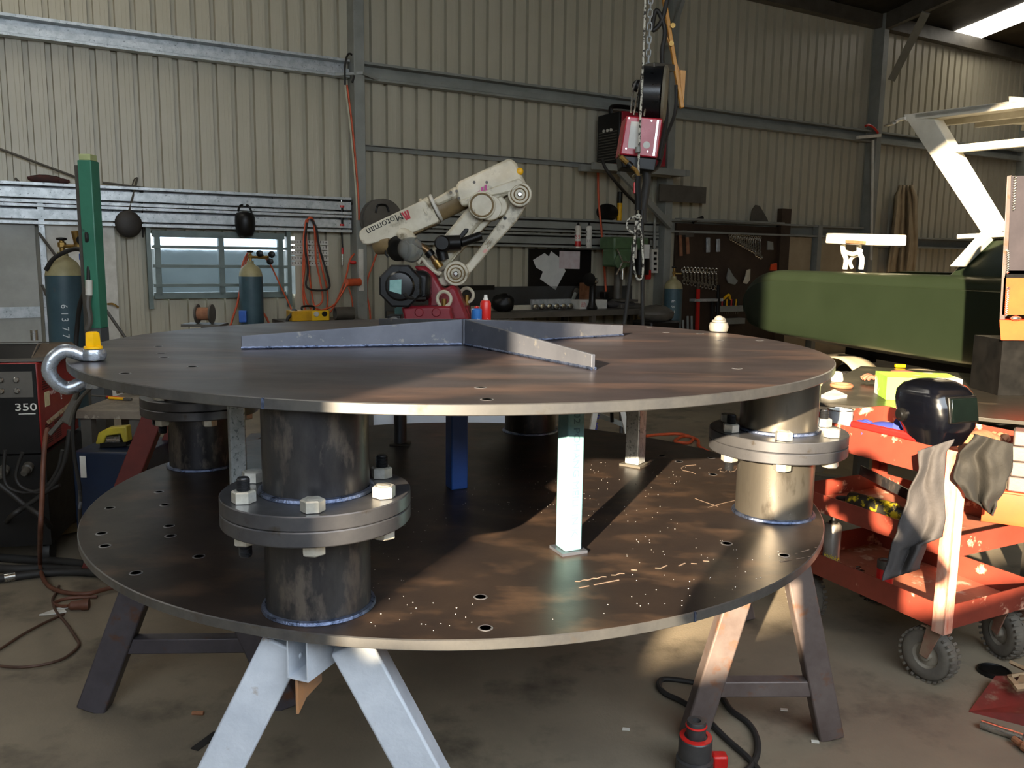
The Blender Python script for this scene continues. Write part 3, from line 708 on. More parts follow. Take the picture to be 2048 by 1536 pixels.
# dark plate stack and orange section standing right of the trolley
M_ORANGE = mat('orange_paint', 'e0522a', 'cf4722', r=.42, s=7, c='3a2f2a', cs=7, clo=.66, chi=.75)
oz = K(.1, LB+.12, 0)
os_ = thing('orange_section', 'orange flanged steel section resting on the right corner of the trolley', 'steel section', (2.12, 3.05, .6))
o0, o1 = ay(1962, 1040, 3.1), ay(2150, 1085, 2.95); o0.z = .615+.012; o1.z = .615+.012
OW = (o1-o0).normalized(); on = OW.cross(UP)
MB().sweep([(-.05, -.0), (.0, .012), (.006, .03), (.006, .13), (.04, .14), (.04, .146), (-.004, .146), (-.004, .03), (-.012, .016), (-.055, .006)], o0, o1).put('web', M_ORANGE, os_)
bl0 = o0.lerp(o1, .38)
for i in range(4):
    c = bl0 + UP*(.147+.028+.057*i) + OW*(.06+.004*(i % 2)) + on*(-.01)
    MB().box(c, (.2, .09, .055), Matrix((OW, on, UP)).transposed()).put('steel_block', M_TRUST, None, ['lowest', 'second lowest', 'second highest', 'topmost'][i]+' dusty grey block stacked on the orange section', 'block', 'dusty blocks at the right edge', bevel=.005)
# welded attachment standing on the welding table
M_WSTEEL = mat('dark_welded_plate', '4c474b', '3c383c', r=.4, me=.4, s=5)
Yw = 4.75
at = thing('welded_attachment', 'tall dark plate with weld beads over orange blocks at the right edge', 'attachment', ay(2060, 760, Yw).xy.to_3d()+UP*tz)
def aq(x, y, d=0.): return ay(x, y, Yw+d)
fwv = V((.2, .33, 0))
MB().prism([aq(2022, 352), aq(2120, 350), aq(2120, 548), aq(2016, 548)], fwv).put('upright_plate', M_WSTEEL, at)
MB().prism([aq(2014, 352), aq(2024, 350), aq(2010, 640), aq(1999, 640)], fwv*1.2).put('edge_bar', M_TRUST, at, bevel=.004)
MB().prism([aq(2008, 556), aq(2120, 556), aq(2120, 630), aq(2004, 630)], fwv).put('orange_block', M_ORANGE, at)
MB().prism([aq(1999, 640), aq(2120, 642), aq(2120, 682), aq(2002, 680)], fwv).put('orange_base', M_ORANGE, at)
zb_ = aq(2002, 680).z
lb = MB(); lb.prism([V((aq(2010, 680).x, Yw+.02, tz+.001)), V((aq(2120, 680).x, Yw+.02, tz+.001)), V((aq(2120, 680).x, Yw+.02, zb_)), V((aq(2010, 680).x, Yw+.02, zb_))], V((0, .3, 0))); lb.put('black_base', M_BLACK, at)
MB().prism([aq(2012, 541), aq(2120, 541), aq(2120, 556), aq(2009, 556)], fwv*.9).put('spacer', M_BLACK, at)
for (xa, ya), (xb, yb) in (((2029, 352), (2025, 420)), ((2014, 500), (2013, 546)), ((2015, 575), (2010, 632))):
    pts = [aq(xa+(xb-xa)*i/26 + 4*(i % 2), ya+(yb-ya)*i/26, -.006) for i in range(27)]
    MB().tube(pts, .006, 6).put('weld_bead', M_CHROME, at)
MB().ball(aq(2031, 640, -.01)+UP*.01, .022, (1.4, 1, .6)).put('bright_washer', M_CHROME, at)
# ------------------------------------------------------------------ boat on its trailer
M_HULL = mat('gloss_green_hull', '2b3525', '263020', r=.4, me=.45, s=1.5, coat=.25, rv=.05)
M_BWHITE = mat('white_boat_frame', 'e2ded0', 'd2cdbd', r=.4, s=5)
bt = thing('boat', 'glossy dark green boat with a white roof frame on a trailer by the wall', 'boat', (3.4, 7.0, 0))
B0, BD = V((2.47, 9.6, 0)), V((.26, -.966, 0)).normalized(); BS = V((-BD.y, BD.x, 0))   # along to the right, across (away)
BLEN, BW = 5.6, 1.75
def bp(t, a, z): return B0 + BD*t + BS*a + UP*z
def hullpt(u, v):
    t = BLEN*u**1.3
    e = min(1, t/.85); rnd = math.sqrt(max(0, 1-(1-e)**2))
    zt = 1.14+.37*rnd; zb = 1.0-.15*rnd - .02*t/BLEN
    ins = .16*(1-rnd)
    # v: 0 keel side, .15 bottom edge, .8 chine, .9 gunwale curve, 1 deck centre
    tab = [(0, .62, zb-.10), (.12, .10, zb), (.16, .055, zb+.015), (.2, .045, zb+.04), (.82, .0, zt-.11), (.84, .012, zt-.105), (.9, .03, zt-.05), (.94, .065, zt-.012), (.97, .12, zt), (1, .20, zt-.005)]
    for i in range(len(tab)-1):
        if v <= tab[i+1][0]:
            f = (v-tab[i][0])/(tab[i+1][0]-tab[i][0]); a = tab[i][1]+(tab[i+1][1]-tab[i][1])*f; z = tab[i][2]+(tab[i+1][2]-tab[i][2])*f; break
    return t, a + ins*.9, z
hb_ = MB()
vv = [0, .12, .14, .16, .18, .2, .4, .6, .8, .82, .84, .86, .88, .9, .92, .94, .955, .97, 1]
nu = 46
for side in (0, 1):
    vs = []
    for j in vv:
        for i in range(nu+1):
            t, a, z = hullpt(i/nu, j); vs.append(bp(t, a if side == 0 else BW-a, z))
    w_ = nu+1
    hb_.add(vs, [(j*w_+i, j*w_+i+1, (j+1)*w_+i+1, (j+1)*w_+i) for j in range(len(vv)-1) for i in range(nu)])
for j in range(len(vv)-1):     # rounded transom closes the two sides
    q = []
    for jj in (j, j+1):
        t, a, z = hullpt(0, vv[jj]); q += [bp(t, a, z), bp(t, BW-a, z)]
    hb_.add(q, [(0, 1, 3, 2)])
hb_.put('hull', M_HULL, bt, sharp=50)
MB().prism([bp(.4, .25, 1.42), bp(BLEN, .25, 1.42), bp(BLEN, BW-.25, 1.42), bp(.4, BW-.25, 1.42)], UP*.01).put('deck', M_BWHITE, bt)
# raised cabin side and white tower
cz = 1.5
MB().prism([bp(3.0, .15, cz-.03), bp(BLEN, .15, cz-.03), bp(BLEN, .15, cz+.31), bp(3.38, .15, cz+.28)], BS*.05).put('cabin_side', M_HULL, bt, bevel=.01)
MB().bar(bp(3.15, .12, cz+.30), bp(BLEN, .12, cz+.34), .06, .035).put('cabin_rail', M_BWHITE, bt, bevel=.005)
def bpx(x, y, a=.14):   # where a camera ray meets the upright plane along the boat's side
    v = ray(x, y); o = bp(0, a, 0)-CAMP; t = V((o.x, o.y, 0)).dot(BS)/V((v.x, v.y, 0)).dot(BS); return CAMP+v*t
def plate(name, px, th, mt, a=.14, bev=.006): return MB().prism([bpx(x, y, a) for x, y in px], BS*th).put(name, mt, bt, bevel=bev)
plate('tower_leg', [(1812, 238), (1868, 238), (1992, 445), (1998, 462), (1965, 470)], .09, M_BWHITE)
plate('tower_brace', [(1962, 462), (1990, 462), (1918, 533), (1898, 533)], .07, M_BWHITE, .07)
plate('roof_rail', [(1806, 229), (2120, 190), (2120, 206), (1812, 243)], .06, M_BWHITE)
plate('mid_rail', [(1898, 291), (2120, 268), (2120, 286), (1906, 305)], .05, M_BWHITE)
rp0, rp1 = bpx(1830, 236), bpx(2140, 196)
MB().prism([rp0+UP*.0, rp1+UP*.0, rp1+BS*1.35, rp0+BS*1.35], UP*.03).put('roof_panel', M_WHITE, bt)
for k in (.3, .62, 1.1): MB().bar(rp0+BS*k-UP*.02, rp1+BS*k-UP*.02, .05, .05).put('roof_stringer', M_WHITE, bt)
MB().bar(bpx(1842, 262)+BS*1.3, bp(3.2, BW-.15, cz), .06, .12, BS).put('far_leg', M_WHITE, bt)
plate('rail_end', [(2016, 192), (2040, 196), (2036, 214), (2018, 212)], .1, M_BWHITE)
# trailer under the hull
M_BEIGE = mat('beige_mudguard', 'a3977d', '8f836b', r=.6, s=5)
tr_ = thing('boat_trailer', 'black boat trailer with beige mudguards under the green hull', 'trailer', (3.3, 7.2, 0))
for a in (.35, BW-.35): MB().bar(bp(.2, a, .60), bp(BLEN, a, .60), .07, .1).put('chassis_rail', M_BLACK, tr_)
for t in (.6, 2.4, 3.6, 5.0): MB().bar(bp(t, .3, .53), bp(t, BW-.3, .53), .06, .06).put('cross_member', M_BLACK, tr_)
for t in (1.0, 2.6, 4.4):
    for a in (.35, BW-.35): MB().bar(bp(t, a, .64), bp(t, a, .655), .09, .25, BD).put('bunk_pad', M_RUBBER, tr_)
for t in (2.05, 2.95):
    for a in (.02, BW-.02):
        c = bp(t, a, .31)
        MB().lathe(c-BS*.09, BS, [(.12, .0), (.2, -.002), (.28, .01), (.31, .04), (.31, .14), (.28, .17), (.2, .18)], 32).put('wheel', M_RUBBER, tr_)
        MB().grid(lambda u, v: c + BD*(.42*cos(pi*(1-u))) + UP*(.40*sin(pi*u)+.04) + BS*(-.13+.26*v), 20, 3).put('mudguard', M_BEIGE, tr_, sol=.012, sharp=60)
    MB().bar(bp(t, .0, .31), bp(t, BW, .31), .05, .05).put('axle', M_BLACK, tr_)
# bait board standing on the gunwale
bb = thing('bait_board', 'white tray table on short tube legs standing on the green boat', 'bait board', bpx(1728, 536, .2))
def bq(x, y, a=.2): return bpx(x, y, a)
MB().prism([bq(1652, 466), bq(1728, 468), bq(1727, 490), bq(1650, 487)], BS*.46).put('tray', M_BWHITE, bb, bevel=.012)
MB().prism([bq(1690, 480, .17), bq(1727, 482, .17), bq(1726, 488, .17), bq(1692, 486, .17)], BS*.028).put('ledge', M_LGLV, bb)
for x in (1690, 1722):
    for a in (.26, .5):
        MB().tube(smooth([bq(x-4, 490, a), bq(x-3, 505, a), bq(x+2, 518, a), bq(x, 537, a)-UP*.005]), .022, 10).put('leg', M_BWHITE, bb)
MB().tube(smooth([bq(1688, 503, .26), bq(1706, 508, .26), bq(1722, 501, .26)]), .02, 10).put('cross_tube', M_BWHITE, bb)
MB().tube(smooth([bq(1704, 536, .3), bq(1700, 524, .3), bq(1706, 514, .3), bq(1722, 508, .3)]), .016, 8).put('bent_tube', M_BWHITE, bb)
# ------------------------------------------------------------------ floor clutter in front at the right
jc = az(1388, 1548, 0)
jk = thing('bottle_jack', 'red and black hydraulic jack cut off by the bottom edge', 'jack', jc)
M_JACK = mat('greasy_black_iron', '2e2d2e', '3f3d3c', r=.4, s=20, c='8a1f25', cs=14, clo=.66, chi=.69)
MB().lathe(jc, UP, [(.056, 0), (.058, .004), (.058, .055), (.05, .06), (.05, .062)], 32).put('base_ring', M_JACK, jk)
MB().lathe(jc+UP*.062, UP, [(.05, 0), (.052, .002), (.052, .06), (.049, .064), (.03, .065)], 32).put('jack_body', M_JACK, jk)
MB().lathe(jc+UP*.1255, UP, [(.05, 0), (.05, .004), (.036, .005)], 32, cap=False).put('red_collar', M_CANRED, jk)
MB().lathe(jc+UP*.127, UP, [(.03, 0), (.03, .05), (.028, .054), (.014, .054), (.013, .04), (0, .04)], 28).put('ram', M_JACK, jk)
MB().torus(jc+UP*.165, UP, .0305, .0035, 28, 8).put('red_band', M_CANRED, jk)
MB().box(jc+V((.085, .03, .03)), (.05, .04, .045)).put('handle_lug', M_CANRED, jk, bevel=.008)
hp = [(1440, 1570), (1500, 1536), (1516, 1490), (1500, 1450), (1462, 1420), (1440, 1390), (1400, 1368), (1330, 1358), (1318, 1372), (1332, 1388), (1362, 1402), (1405, 1430), (1450, 1475), (1500, 1520), (1530, 1560)]
MB().tube(smooth([az(x, y, .012) for x, y in hp], 6), .0105, 8).put('rubber_hose', M_RUBBER, None, 'black rubber hose looping on the floor behind the jack', 'hose')
MB().lathe(az(1988, 1346, 0), UP, [(.06, 0), (.062, .004), (.06, .014), (.052, .018), (.05, .012), (0, .012)], 32).put('black_disc', M_BLACK, None, 'round black disc lying on the floor near the trolley', 'disc')
pq = [az(1938, 1424, .0), az(1988, 1374, .0), az(2100, 1372, .0), az(2130, 1470, .0), az(2048, 1452, .0)]
sc_ = MB(); cent = sum(pq, V())/5+UP*.05
sc_.add(pq+[q+UP*(.003 if i in (0,) else .045) for i, q in enumerate(pq)]+[cent*1-UP*.035], [(0, 1, 6, 5), (1, 2, 7, 6), (2, 3, 8, 7), (0, 5, 10), (5, 6, 10), (6, 7, 10), (7, 8, 10), (8, 9, 10), (9, 5, 10), (3, 4, 9, 8), (4, 0, 5, 9)])
sc_.put('dust_scoop', mat('dull_red_scoop', '7d2c26', '5f2a24', r=.6, s=8, c='8d7c68', cs=10, clo=.55, chi=.7), None, 'dull red metal scoop on the floor at the right edge', 'scoop')
for i, (x, y, an) in enumerate(((2034, 1350, .3), (2044, 1362, .9), (2028, 1370, 1.4), (2046, 1380, .2), (2038, 1340, 2.0))):
    MB().box(az(x, y, .06)+UP*.012*i*.3, (.07, .022, .012), rz3(an) @ Matrix.Rotation(.3*i-.5, 3, 'X')).put('wood_offcut', mat('pale_wood%d' % i, 'a58f70', '8d7757', r=.8, s=12) if i == 0 else bpy.data.materials['pale_wood0'], None, 'small pale wood offcut heaped in the red scoop', 'offcut', 'wood offcuts in the red scoop')
pa, pb = az(1962, 1448, .016), az(2046, 1476, .016)
MB().lathe(pa, pb-pa, [(.012, 0), (.016, 0), (.016, (pb-pa).length), (.012, (pb-pa).length)], 24, cap=False).put('pipe_offcut', M_CHROME, None, 'short bright steel tube lying in front of the red scoop', 'tube')
MB().tube(smooth([az(2028, 1478, .02), az(2048, 1492, .02), az(2080, 1508, .02)]), [.012]*6+[.018]*7, 10).put('worn_handle', M_LGLV, None, 'worn brown handle on the floor at the bottom right corner', 'handle')
for x, y in ((1568, 1420), (1252, 1459), (1630, 1484)):
    c = az(x, y, .001); MB().prism([c+V((-.014, -.006, 0)), c+V((.012, -.008, 0)), c+V((.014, .006, 0)), c+V((-.01, .009, 0))], UP*.003).put('paper_scrap', M_WHITE, None, 'scrap of white paper on the floor near the rusty trestle', 'paper scrap', 'paper scraps on the floor')
# ------------------------------------------------------------------ left: gas cylinders, post, welder, hoses
M_CYLB = mat('worn_blue_grey_cylinder', '2f4650', '3c555d', r=.45, s=5, c='5a4a40', cs=8, clo=.62, chi=.72)
M_CYLT = mat('buff_shoulder', 'a39a72', '8c845f', r=.55, s=8)
M_BRASS = mat('brass_fitting', '9c7c40', '7d6232', r=.35, me=.7, s=20)
M_CHALK = mat('white_chalk', 'cfd6d6', r=.9)
M_OHOSE = mat('orange_hose', 'cf5a30', 'b54a28', r=.5, s=10)
M_DHOSE = mat('dull_orange_hose', '643a26', '523022', r=.6, s=12)
M_DCAB = mat('dark_cable', '131110', '1d1a17', r=.6, s=12)
def hose(name, label, pts, r, mt, cat='hose', group=None, k=6, n=8):
    return MB().tube(smooth(pts, k), r, n).put(name, mt, None, label, cat, group, sharp=80)
def cylinder(label, base, r, zs, zt, hoses=True):
    t = thing('gas_cylinder', label, 'gas cylinder', base)
    b = V((base.x, base.y, 0)); z1 = zs
    MB().lathe(b, UP, [(r*.9, .0), (r, .02), (r, z1-.14)], 32).put('cylinder_body', M_CYLB, t)
    MB().lathe(b, UP, [(r, z1-.14), (r*.93, z1-.09), (r*.75, z1-.045), (r*.45, z1-.015), (r*.3, z1), (r*.28, z1+.03)], 32, cap=True).put('shoulder', M_CYLT, t)
    v = MB(); v.cyl(b+UP*(z1+.03), b+UP*(zt-.03), .018); v.cyl(b+UP*(z1+.07), b+UP*(z1+.07)+V((.1, -.02, 0)), .014)
    v.lathe(b+UP*(z1+.06), UP, [(.02, 0), (.028, .005), (.028, .035), (.02, .04)], 6); v.put('valve', M_BRASS, t)
    MB().lathe(b+UP*(zt-.03), UP, [(.01, 0), (.035, .004), (.038, .012), (.035, .02), (.01, .024)], 8).put('hand_wheel', M_BLACK, t)
    return t, b
c1 = ay(131, 600, 6.25)
z1 = ay(131, 512, 6.25).z; zt = ay(125, 473, 6.25).z
t1, b1 = cylinder('blue grey gas cylinder with chalk numbers beside the green post', c1.xy.to_3d(), .125, z1, zt)
toc = V((-b1.x, -b1.y, 0)).normalized()
for ch, y in (('6', 611), ('1', 625), ('3', 637), ('7', 655), ('7', 669)):
    p = ay(124, y, 6.25); p = V((b1.x, b1.y, p.z))+rz3(-.1) @ toc*.1265
    text(ch, .062, p, (0, 0, -1), V((1, .35, 0)), M_CHALK, t1, 'chalk_number', depth=.002)
rg = MB(); q0 = b1+UP*(z1+.07)+V((.1, -.02, 0))
rg.ball(q0+V((.03, 0, 0)), .032); rg.cyl(q0+V((.0, 0, -.0)), q0+V((.12, -.02, -.03)), .02)
rg.cyl(q0+V((.03, 0, 0)), q0+V((.02, -.02, .11)), .026)
rg.put('regulator', M_BRASS, t1)
for d, mt in ((V((.07, -.03, .045)), M_BLACK), (V((.10, -.03, -.005)), M_BLACK)):
    MB().lathe(q0+d, V((.1, -1, 0)), [(.028, 0), (.03, .004), (.03, .02), (.026, .024)], 20).put('gauge', mt, t1)
MB().box(q0+V((.08, -.04, -.075)), (.055, .03, .05)).put('blue_cap', M_BLUE, t1, bevel=.008)
hose('gas_hose', 'black gas hose draped over the shoulder of the left gas cylinder', [ay(92, 540, 6.1), ay(110, 515, 6.08), ay(150, 498, 6.05), ay(172, 510, 6.0), ay(178, 545, 5.95), ay(172, 575, 5.9), ay(160, 610, 5.95), ay(154, 660, 6.0), ay(152, 700, 6.0), ay(152, 800, 6.0)], .016, M_RUBBER)
c2 = aw(503, 600, .42)
z2 = aw(503, 527, .42).z; zt2 = aw(500, 500, .42).z
t2, b2 = cylinder('blue grey gas cylinder with gauges in front of the window', c2.xy.to_3d(), .127, z2, zt2)
q0 = b2+UP*(z2+.07)+V((.1, -.02, 0))
rg = MB(); rg.ball(q0+V((.02, 0, .02)), .035); rg.cyl(q0, q0+V((.11, -.02, 0)), .018); rg.put('regulator', M_BRASS, t2)
for d in (V((.16, -.05, .03)), V((.14, -.05, -.045)), V((.03, -.05, .04))):
    MB().lathe(q0+d, V((.1, -1, 0)), [(.034, 0), (.036, .004), (.036, .02), (.03, .024)], 20).put('gauge', M_BLACK, t2)
MB().box(b2+V((-.05, -.16, .93)), (.08, .05, .13)).put('blue_tag', M_BLUE, t2, bevel=.008)
MB().bar(b2+V((-.05, -.13, .93)), b2+V((-.03, -.1, .93)), .05, .1).put('tag_clip', M_BLUE, t2)
c3 = aw(1346, 600, .5); c3 = ay(1346, 600, 12.0)
z3 = ay(1346, 557, 12.0).z; zt3 = ay(1346, 532, 12.0).z
t3, b3 = cylinder('dark gas cylinder with a buff shoulder beside the tool board', c3.xy.to_3d(), .128, z3, zt3)
for ch, y in (('E', 602), ('3', 612), ('7', 622)):
    p = ay(1346, y, 12.0); text(ch, .07, V((b3.x, b3.y, p.z))+V((-.02, -.1295, 0)), (0, 0, -1), V((1, .15, 0)), M_CHALK, t3, 'chalk_number', depth=.002)
# orange hoses from the second cylinder
hose('gas_hose', 'orange hose running down left of the window cylinder to the plate', [aw(500, 503, .3), aw(492, 512, .28), aw(484, 535, .27), aw(481, 575, .3), aw(474, 610, .3), aw(463, 645, .3), aw(455, 690, .3), aw(452, 900, .3)], .012, M_OHOSE, group=None)
hose('gas_hose', 'orange hose running down across the front of the window cylinder', [aw(503, 503, .26), aw(493, 520, .26), aw(490, 545, .26), aw(500, 580, .25), aw(515, 612, .25), aw(535, 640, .25), aw(550, 700, .3), aw(552, 900, .3)], .012, M_OHOSE)
hose('gas_hose', 'thin red hose running right from the gauges of the window cylinder', [aw(523, 510, .2), aw(540, 528, .2), aw(560, 570, .2), aw(580, 612, .2), aw(588, 634, .25)], .009, M_OHOSE)
# green post
M_GRN = mat('green_painted_post', '3f7f66', '37735c', r=.4, s=5, c='2b4b3f', cs=9, clo=.66, chi=.72)
M_GRND = mat('grey_post_foot', '595c5c', '4a4c4c', r=.5, s=5)
gb = ay(195, 640, 5.7); gz1 = ay(190, 322, 5.7).z; gzm = ay(208, 656, 5.7).z
gp_ = thing('green_post', 'tall green steel post standing right of the left gas cylinder', 'post', gb.xy.to_3d())
Rg = rz3(rad(-1))
MB().box((gb.x, gb.y, (gz1+gzm)/2), (.09, .11, gz1-gzm), Rg).put('post_shaft', M_GRN, gp_, bevel=.006)
MB().box((gb.x, gb.y, gzm/2+.002), (.09, .11, gzm-.004), Rg).put('post_foot', M_GRND, gp_)
MB().bar(V((gb.x-.062, gb.y+.03, .02)), V((gb.x-.062, gb.y+.03, gz1-.03)), .035, .11, V((0, 1, 0))).put('shaded_side_face', M_DKSTEEL, gp_)  # post's left face in shade, painted as a dark strip
MB().box((gb.x, gb.y, gz1+.02), (.075, .09, .04), Rg).put('post_cap', mat('pale_green_wood', 'b5bd85', 'a2a876', r=.7, s=10), gp_, bevel=.004)
MB().box((gb.x, gb.y, .005), (.2, .2, .01)).put('base_plate', M_GRND, gp_)
gt = thing('grease_gun', 'dark hose gun hanging on the left side of the green post', 'gun', ay(178, 600, 5.62))
MB().cyl(ay(178, 560, 5.62), ay(178, 590, 5.62), .022).put('grip', M_WHITE, gt)
MB().tube(smooth([ay(178, 590, 5.62), ay(176, 610, 5.6), ay(180, 640, 5.6), ay(174, 660, 5.6)]), .02, 8).put('barrel', M_DKSTEEL, gt)
MB().bar(ay(178, 575, 5.62), V((gb.x-.08, gb.y, ay(178, 575, 5.62).z)), .01, .02).put('hook', M_DKSTEEL, gt)
hose('air_hose', 'thin black hose hanging behind the green post from the purlins', [aw(170, 440, .12), ay(172, 455, 5.9), ay(175, 500, 5.72), ay(177, 530, 5.66), ay(177, 560, 5.64)], .012, M_RUBBER)
# white sheet leaning on the wall behind
MB().box(P(sof(aw(163, 580, .04)), .04, .98), (sof(aw(237, 580, .04))-sof(aw(90, 580, .04)), .012, 1.9), rz3(pi/2-TH)).put('white_sheet', M_WHITE, None, 'white sheet panel leaning on the wall behind the left gas cylinder', 'panel')
for (a, b, lb) in (((78, 466), (112, 512), 'upper'), ((84, 570), (102, 610), 'lower')):
    MB().tube([aw(*a, .2), aw(*b, .16)], .014, 8).put('steel_rod', M_DKSTEEL, None, lb+' short dark rod leaning between the door post and the left gas cylinder', 'rod')
MB().tube([aw(212, 620, .3), aw(250, 675, .35), aw(300, 745, .4)], .016, 8).put('steel_rod', M_DKSTEEL, None, 'dark rod leaning at an angle right of the green post', 'rod')
MB().tube(smooth([aw(216, 608, .05), aw(226, 608, .12), aw(237, 615, .12)]), .011, 8).put('bent_hook', M_BRASS, None, 'small bent steel hook on the white sheet right of the green post', 'hook')
# things on and hanging from the purlin stack
pt = pz+.41
def wp(x, y, n): return aw(x, y, n)
hb1 = MB(); q = wp(92, 370, .05); q.z = pt+.04
hb1.ball(q, .075, (2.2, .5, .55), R=rz3(pi/2-TH)); hb1.ball(q+WU*.14-UP*.01, .045, (1.8, .6, .6), R=rz3(pi/2-TH))
hb1.put('oily_cloth', mat('dark_red_cloth', '4a2420', '2f2523', r=.9, s=9), None, 'dark red cloth bundle lying on top of the purlin stack', 'cloth', noise=.004)
for a, b, lb in (((-40, 283), (172, 362), 'long thin dark bar leaning up from the purlins behind the green post'), ((30, 356), (46, 372), 'short dark tool lying at the left end of the purlin stack'), ((205, 365), (335, 382), 'thin dark bar lying on the purlins right of the green post')):
    p, q = wp(*a, .07), wp(*b, .07)
    MB().tube([p, q], .012, 8).put('dark_bar', M_DKSTEEL, None, lb, 'bar')
mk = thing('welding_mask', 'old brown hand-held welding mask hanging by its handle on the purlins', 'welding mask', wp(257, 470, .12))
mc_ = wp(257, 448, .13)
MB().ball(mc_, .135, (1, .32, 1.05), n=24, R=rz3(pi/2-TH)).put('mask_shell', mat('sooty_brown', '2c2620', '1f1b17', r=.6, s=8), mk)
MB().bar(mc_+UP*.09-WW*.01, wp(275, 355, .1), .012, .02).put('handle', M_DKSTEEL, mk)
MB().tube(smooth([wp(275, 355, .1), wp(268, 360, .09), wp(262, 380, .085)]), .007, 6).put('hanger_wire', M_DKSTEEL, mk)
hl = thing('welding_helmet', 'black welding helmet hanging by its strap over the window', 'welding helmet', wp(490, 475, .12))
mc_ = wp(490, 447, .14)
MB().lathe(mc_+UP*.13, -UP, [(.03, 0), (.09, .015), (.108, .06), (.112, .12), (.105, .2), (.08, .26), (.05, .285), (.0, .29)], 24).put('helmet_shell', M_BLACK, hl, sharp=60)
MB().tube(smooth([mc_+WU*-.07+UP*.13, mc_+WU*-.05+UP*.19, wp(489, 410, .1), mc_+WU*.05+UP*.19, mc_+WU*.08+UP*.12]), .012, 8).put('strap', M_BLACK, hl)
MB().tube([wp(283, 378, .1), wp(284, 400, .09), wp(286, 475, .085)], [.02, .009, .007], 8).put('long_tool', M_BLACK, None, 'thin black tool hanging on the purlins beside the brown mask', 'tool')
for x in (640, 545): MB().tube(smooth([wp(x, 393, .085), wp(x+1, 415, .09), wp(x+2, 434, .09), wp(x-2, 438, .1)]), .003, 6).put('wire_hook', M_DKSTEEL, None, 'thin wire hook hanging on the purlins '+('above the hose coil' if x == 640 else 'right of the black helmet'), 'hook')
cg = thing('sealant_gun', 'red and black pump gun hanging upright on the purlins by the first column', 'gun', wp(684, 530, .1))
MB().cyl(wp(683, 400, .1), wp(683, 412, .1), .012).put('nozzle', M_CHROME, cg)
MB().cyl(wp(683, 412, .1), wp(683, 450, .1), .026).put('barrel', M_BLACK, cg)
for y in (411, 448): MB().cyl(wp(683, y, .1), wp(683, y+4, .1), .034).put('red_collar', M_CANRED, cg)
MB().cyl(wp(683, 450, .1), wp(685, 495, .1), .01).put('rod', M_BLACK, cg)
MB().cyl(wp(685, 495, .1), wp(685, 508, .1), .014).put('red_end', M_CANRED, cg)
MB().cyl(wp(685, 508, .1), wp(685, 531, .1), .012).put('silver_tip', M_CHROME, cg)
hose('dark_cable', 'dark cable lying along the top of the purlins beside the first column', [wp(600, 404, .07), wp(640, 402, .08), wp(665, 399, .08), wp(690, 402, .08), wp(706, 408, .08)], .014, M_DCAB, 'cable')
# wall chart
cs0, cs1 = aw(580, 480, .012), aw(658, 534, .012)
pc = thing('wall_chart', 'white paper chart with rows of small drawings behind the orange hose', 'chart', P((sof(cs0)+sof(cs1))/2, .01, cs1.z))
for k in range(5):
    za = cs0.z+(cs1.z-cs0.z)*k/5; zb2 = cs0.z+(cs1.z-cs0.z)*(k+1)/5+.012
    MB().prism([P(sof(cs0), .008, za), P(sof(cs1), .008, za), P(sof(cs1), .008, zb2), P(sof(cs0), .008, zb2)], -WW*.002).put('chart_strip', M_WHITE, pc)
    m_ = MB()
    for i in range(13):
        h = (za-zb2)*random.uniform(.25, .6); s_ = sof(cs0)+(sof(cs1)-sof(cs0))*(i+.7)/13.6
        m_.box(P(s_, .0105, zb2+.02+h/2), (random.choice((.008, .008, .012)), .001, h), rz3(pi/2-TH))
    m_.put('printed_figures', M_DKSTEEL, pc, kind='stuff')
# coiled orange hose on a hook
coil = []
for (x, y) in ((612, 440), (607, 480), (609, 530), (606, 580), (612, 625), (632, 640), (652, 620), (655, 585), (645, 540), (636, 490), (628, 445), (618, 437), (612, 450), (614, 500), (620, 560), (624, 590), (630, 612), (645, 600), (640, 560), (632, 520), (630, 470), (626, 440), (616, 440), (608, 500), (606, 560), (614, 605), (640, 632), (665, 618), (690, 560), (700, 520), (712, 505)):
    coil.append(wp(x, y, .12+.02*(len(coil) % 3)))
hose('coiled_hose', 'orange hose coiled on a wire hook under the purlins', coil, .011, M_OHOSE)
hose('coiled_cable', 'dark cable coiled with the orange hose under the purlins', [wp(x, y, .17) for x, y in ((614, 445), (610, 490), (616, 540), (612, 570), (626, 580), (655, 578), (658, 560), (640, 500), (632, 455), (622, 438))], .012, M_DCAB, 'cable')
# column services
es = thing('power_socket', 'orange extension socket plugged in on the first column', 'socket', wp(708, 572, .3))
MB().cyl(wp(693, 565, .33), wp(720, 564, .3), .045).put('plug_body', M_OHOSE, es)
MB().box(P(cols[2]-.02, .235, wp(720, 540, .25).z), (.06, .03, .5), rz3(pi/2-TH)).put('outlet_strip', M_WHITE, es, bevel=.004)
MB().ball(wp(706, 525, .28), .035, (1.2, .8, .7)).put('red_plug', M_CANRED, es)
hose('extension_lead', 'orange cord from the column socket down to the yellow machine', [wp(695, 566, .34), wp(682, 590, .36), wp(668, 610, .4), wp(645, 620, .45), wp(632, 617, .5)], .011, M_OHOSE, 'cord')
hose('extension_lead', 'orange cord hanging right of the first column', [wp(756, 500, .18), wp(746, 528, .2), wp(735, 560, .2), wp(734, 590, .2), wp(740, 625, .25), wp(744, 700, .3)], .011, M_OHOSE, 'cord')
hose('extension_lead', 'orange cord hanging down left of the first column', [wp(697, 575, .25), wp(703, 595, .25), wp(705, 620, .25), wp(700, 680, .3)], .009, M_OHOSE, 'cord')
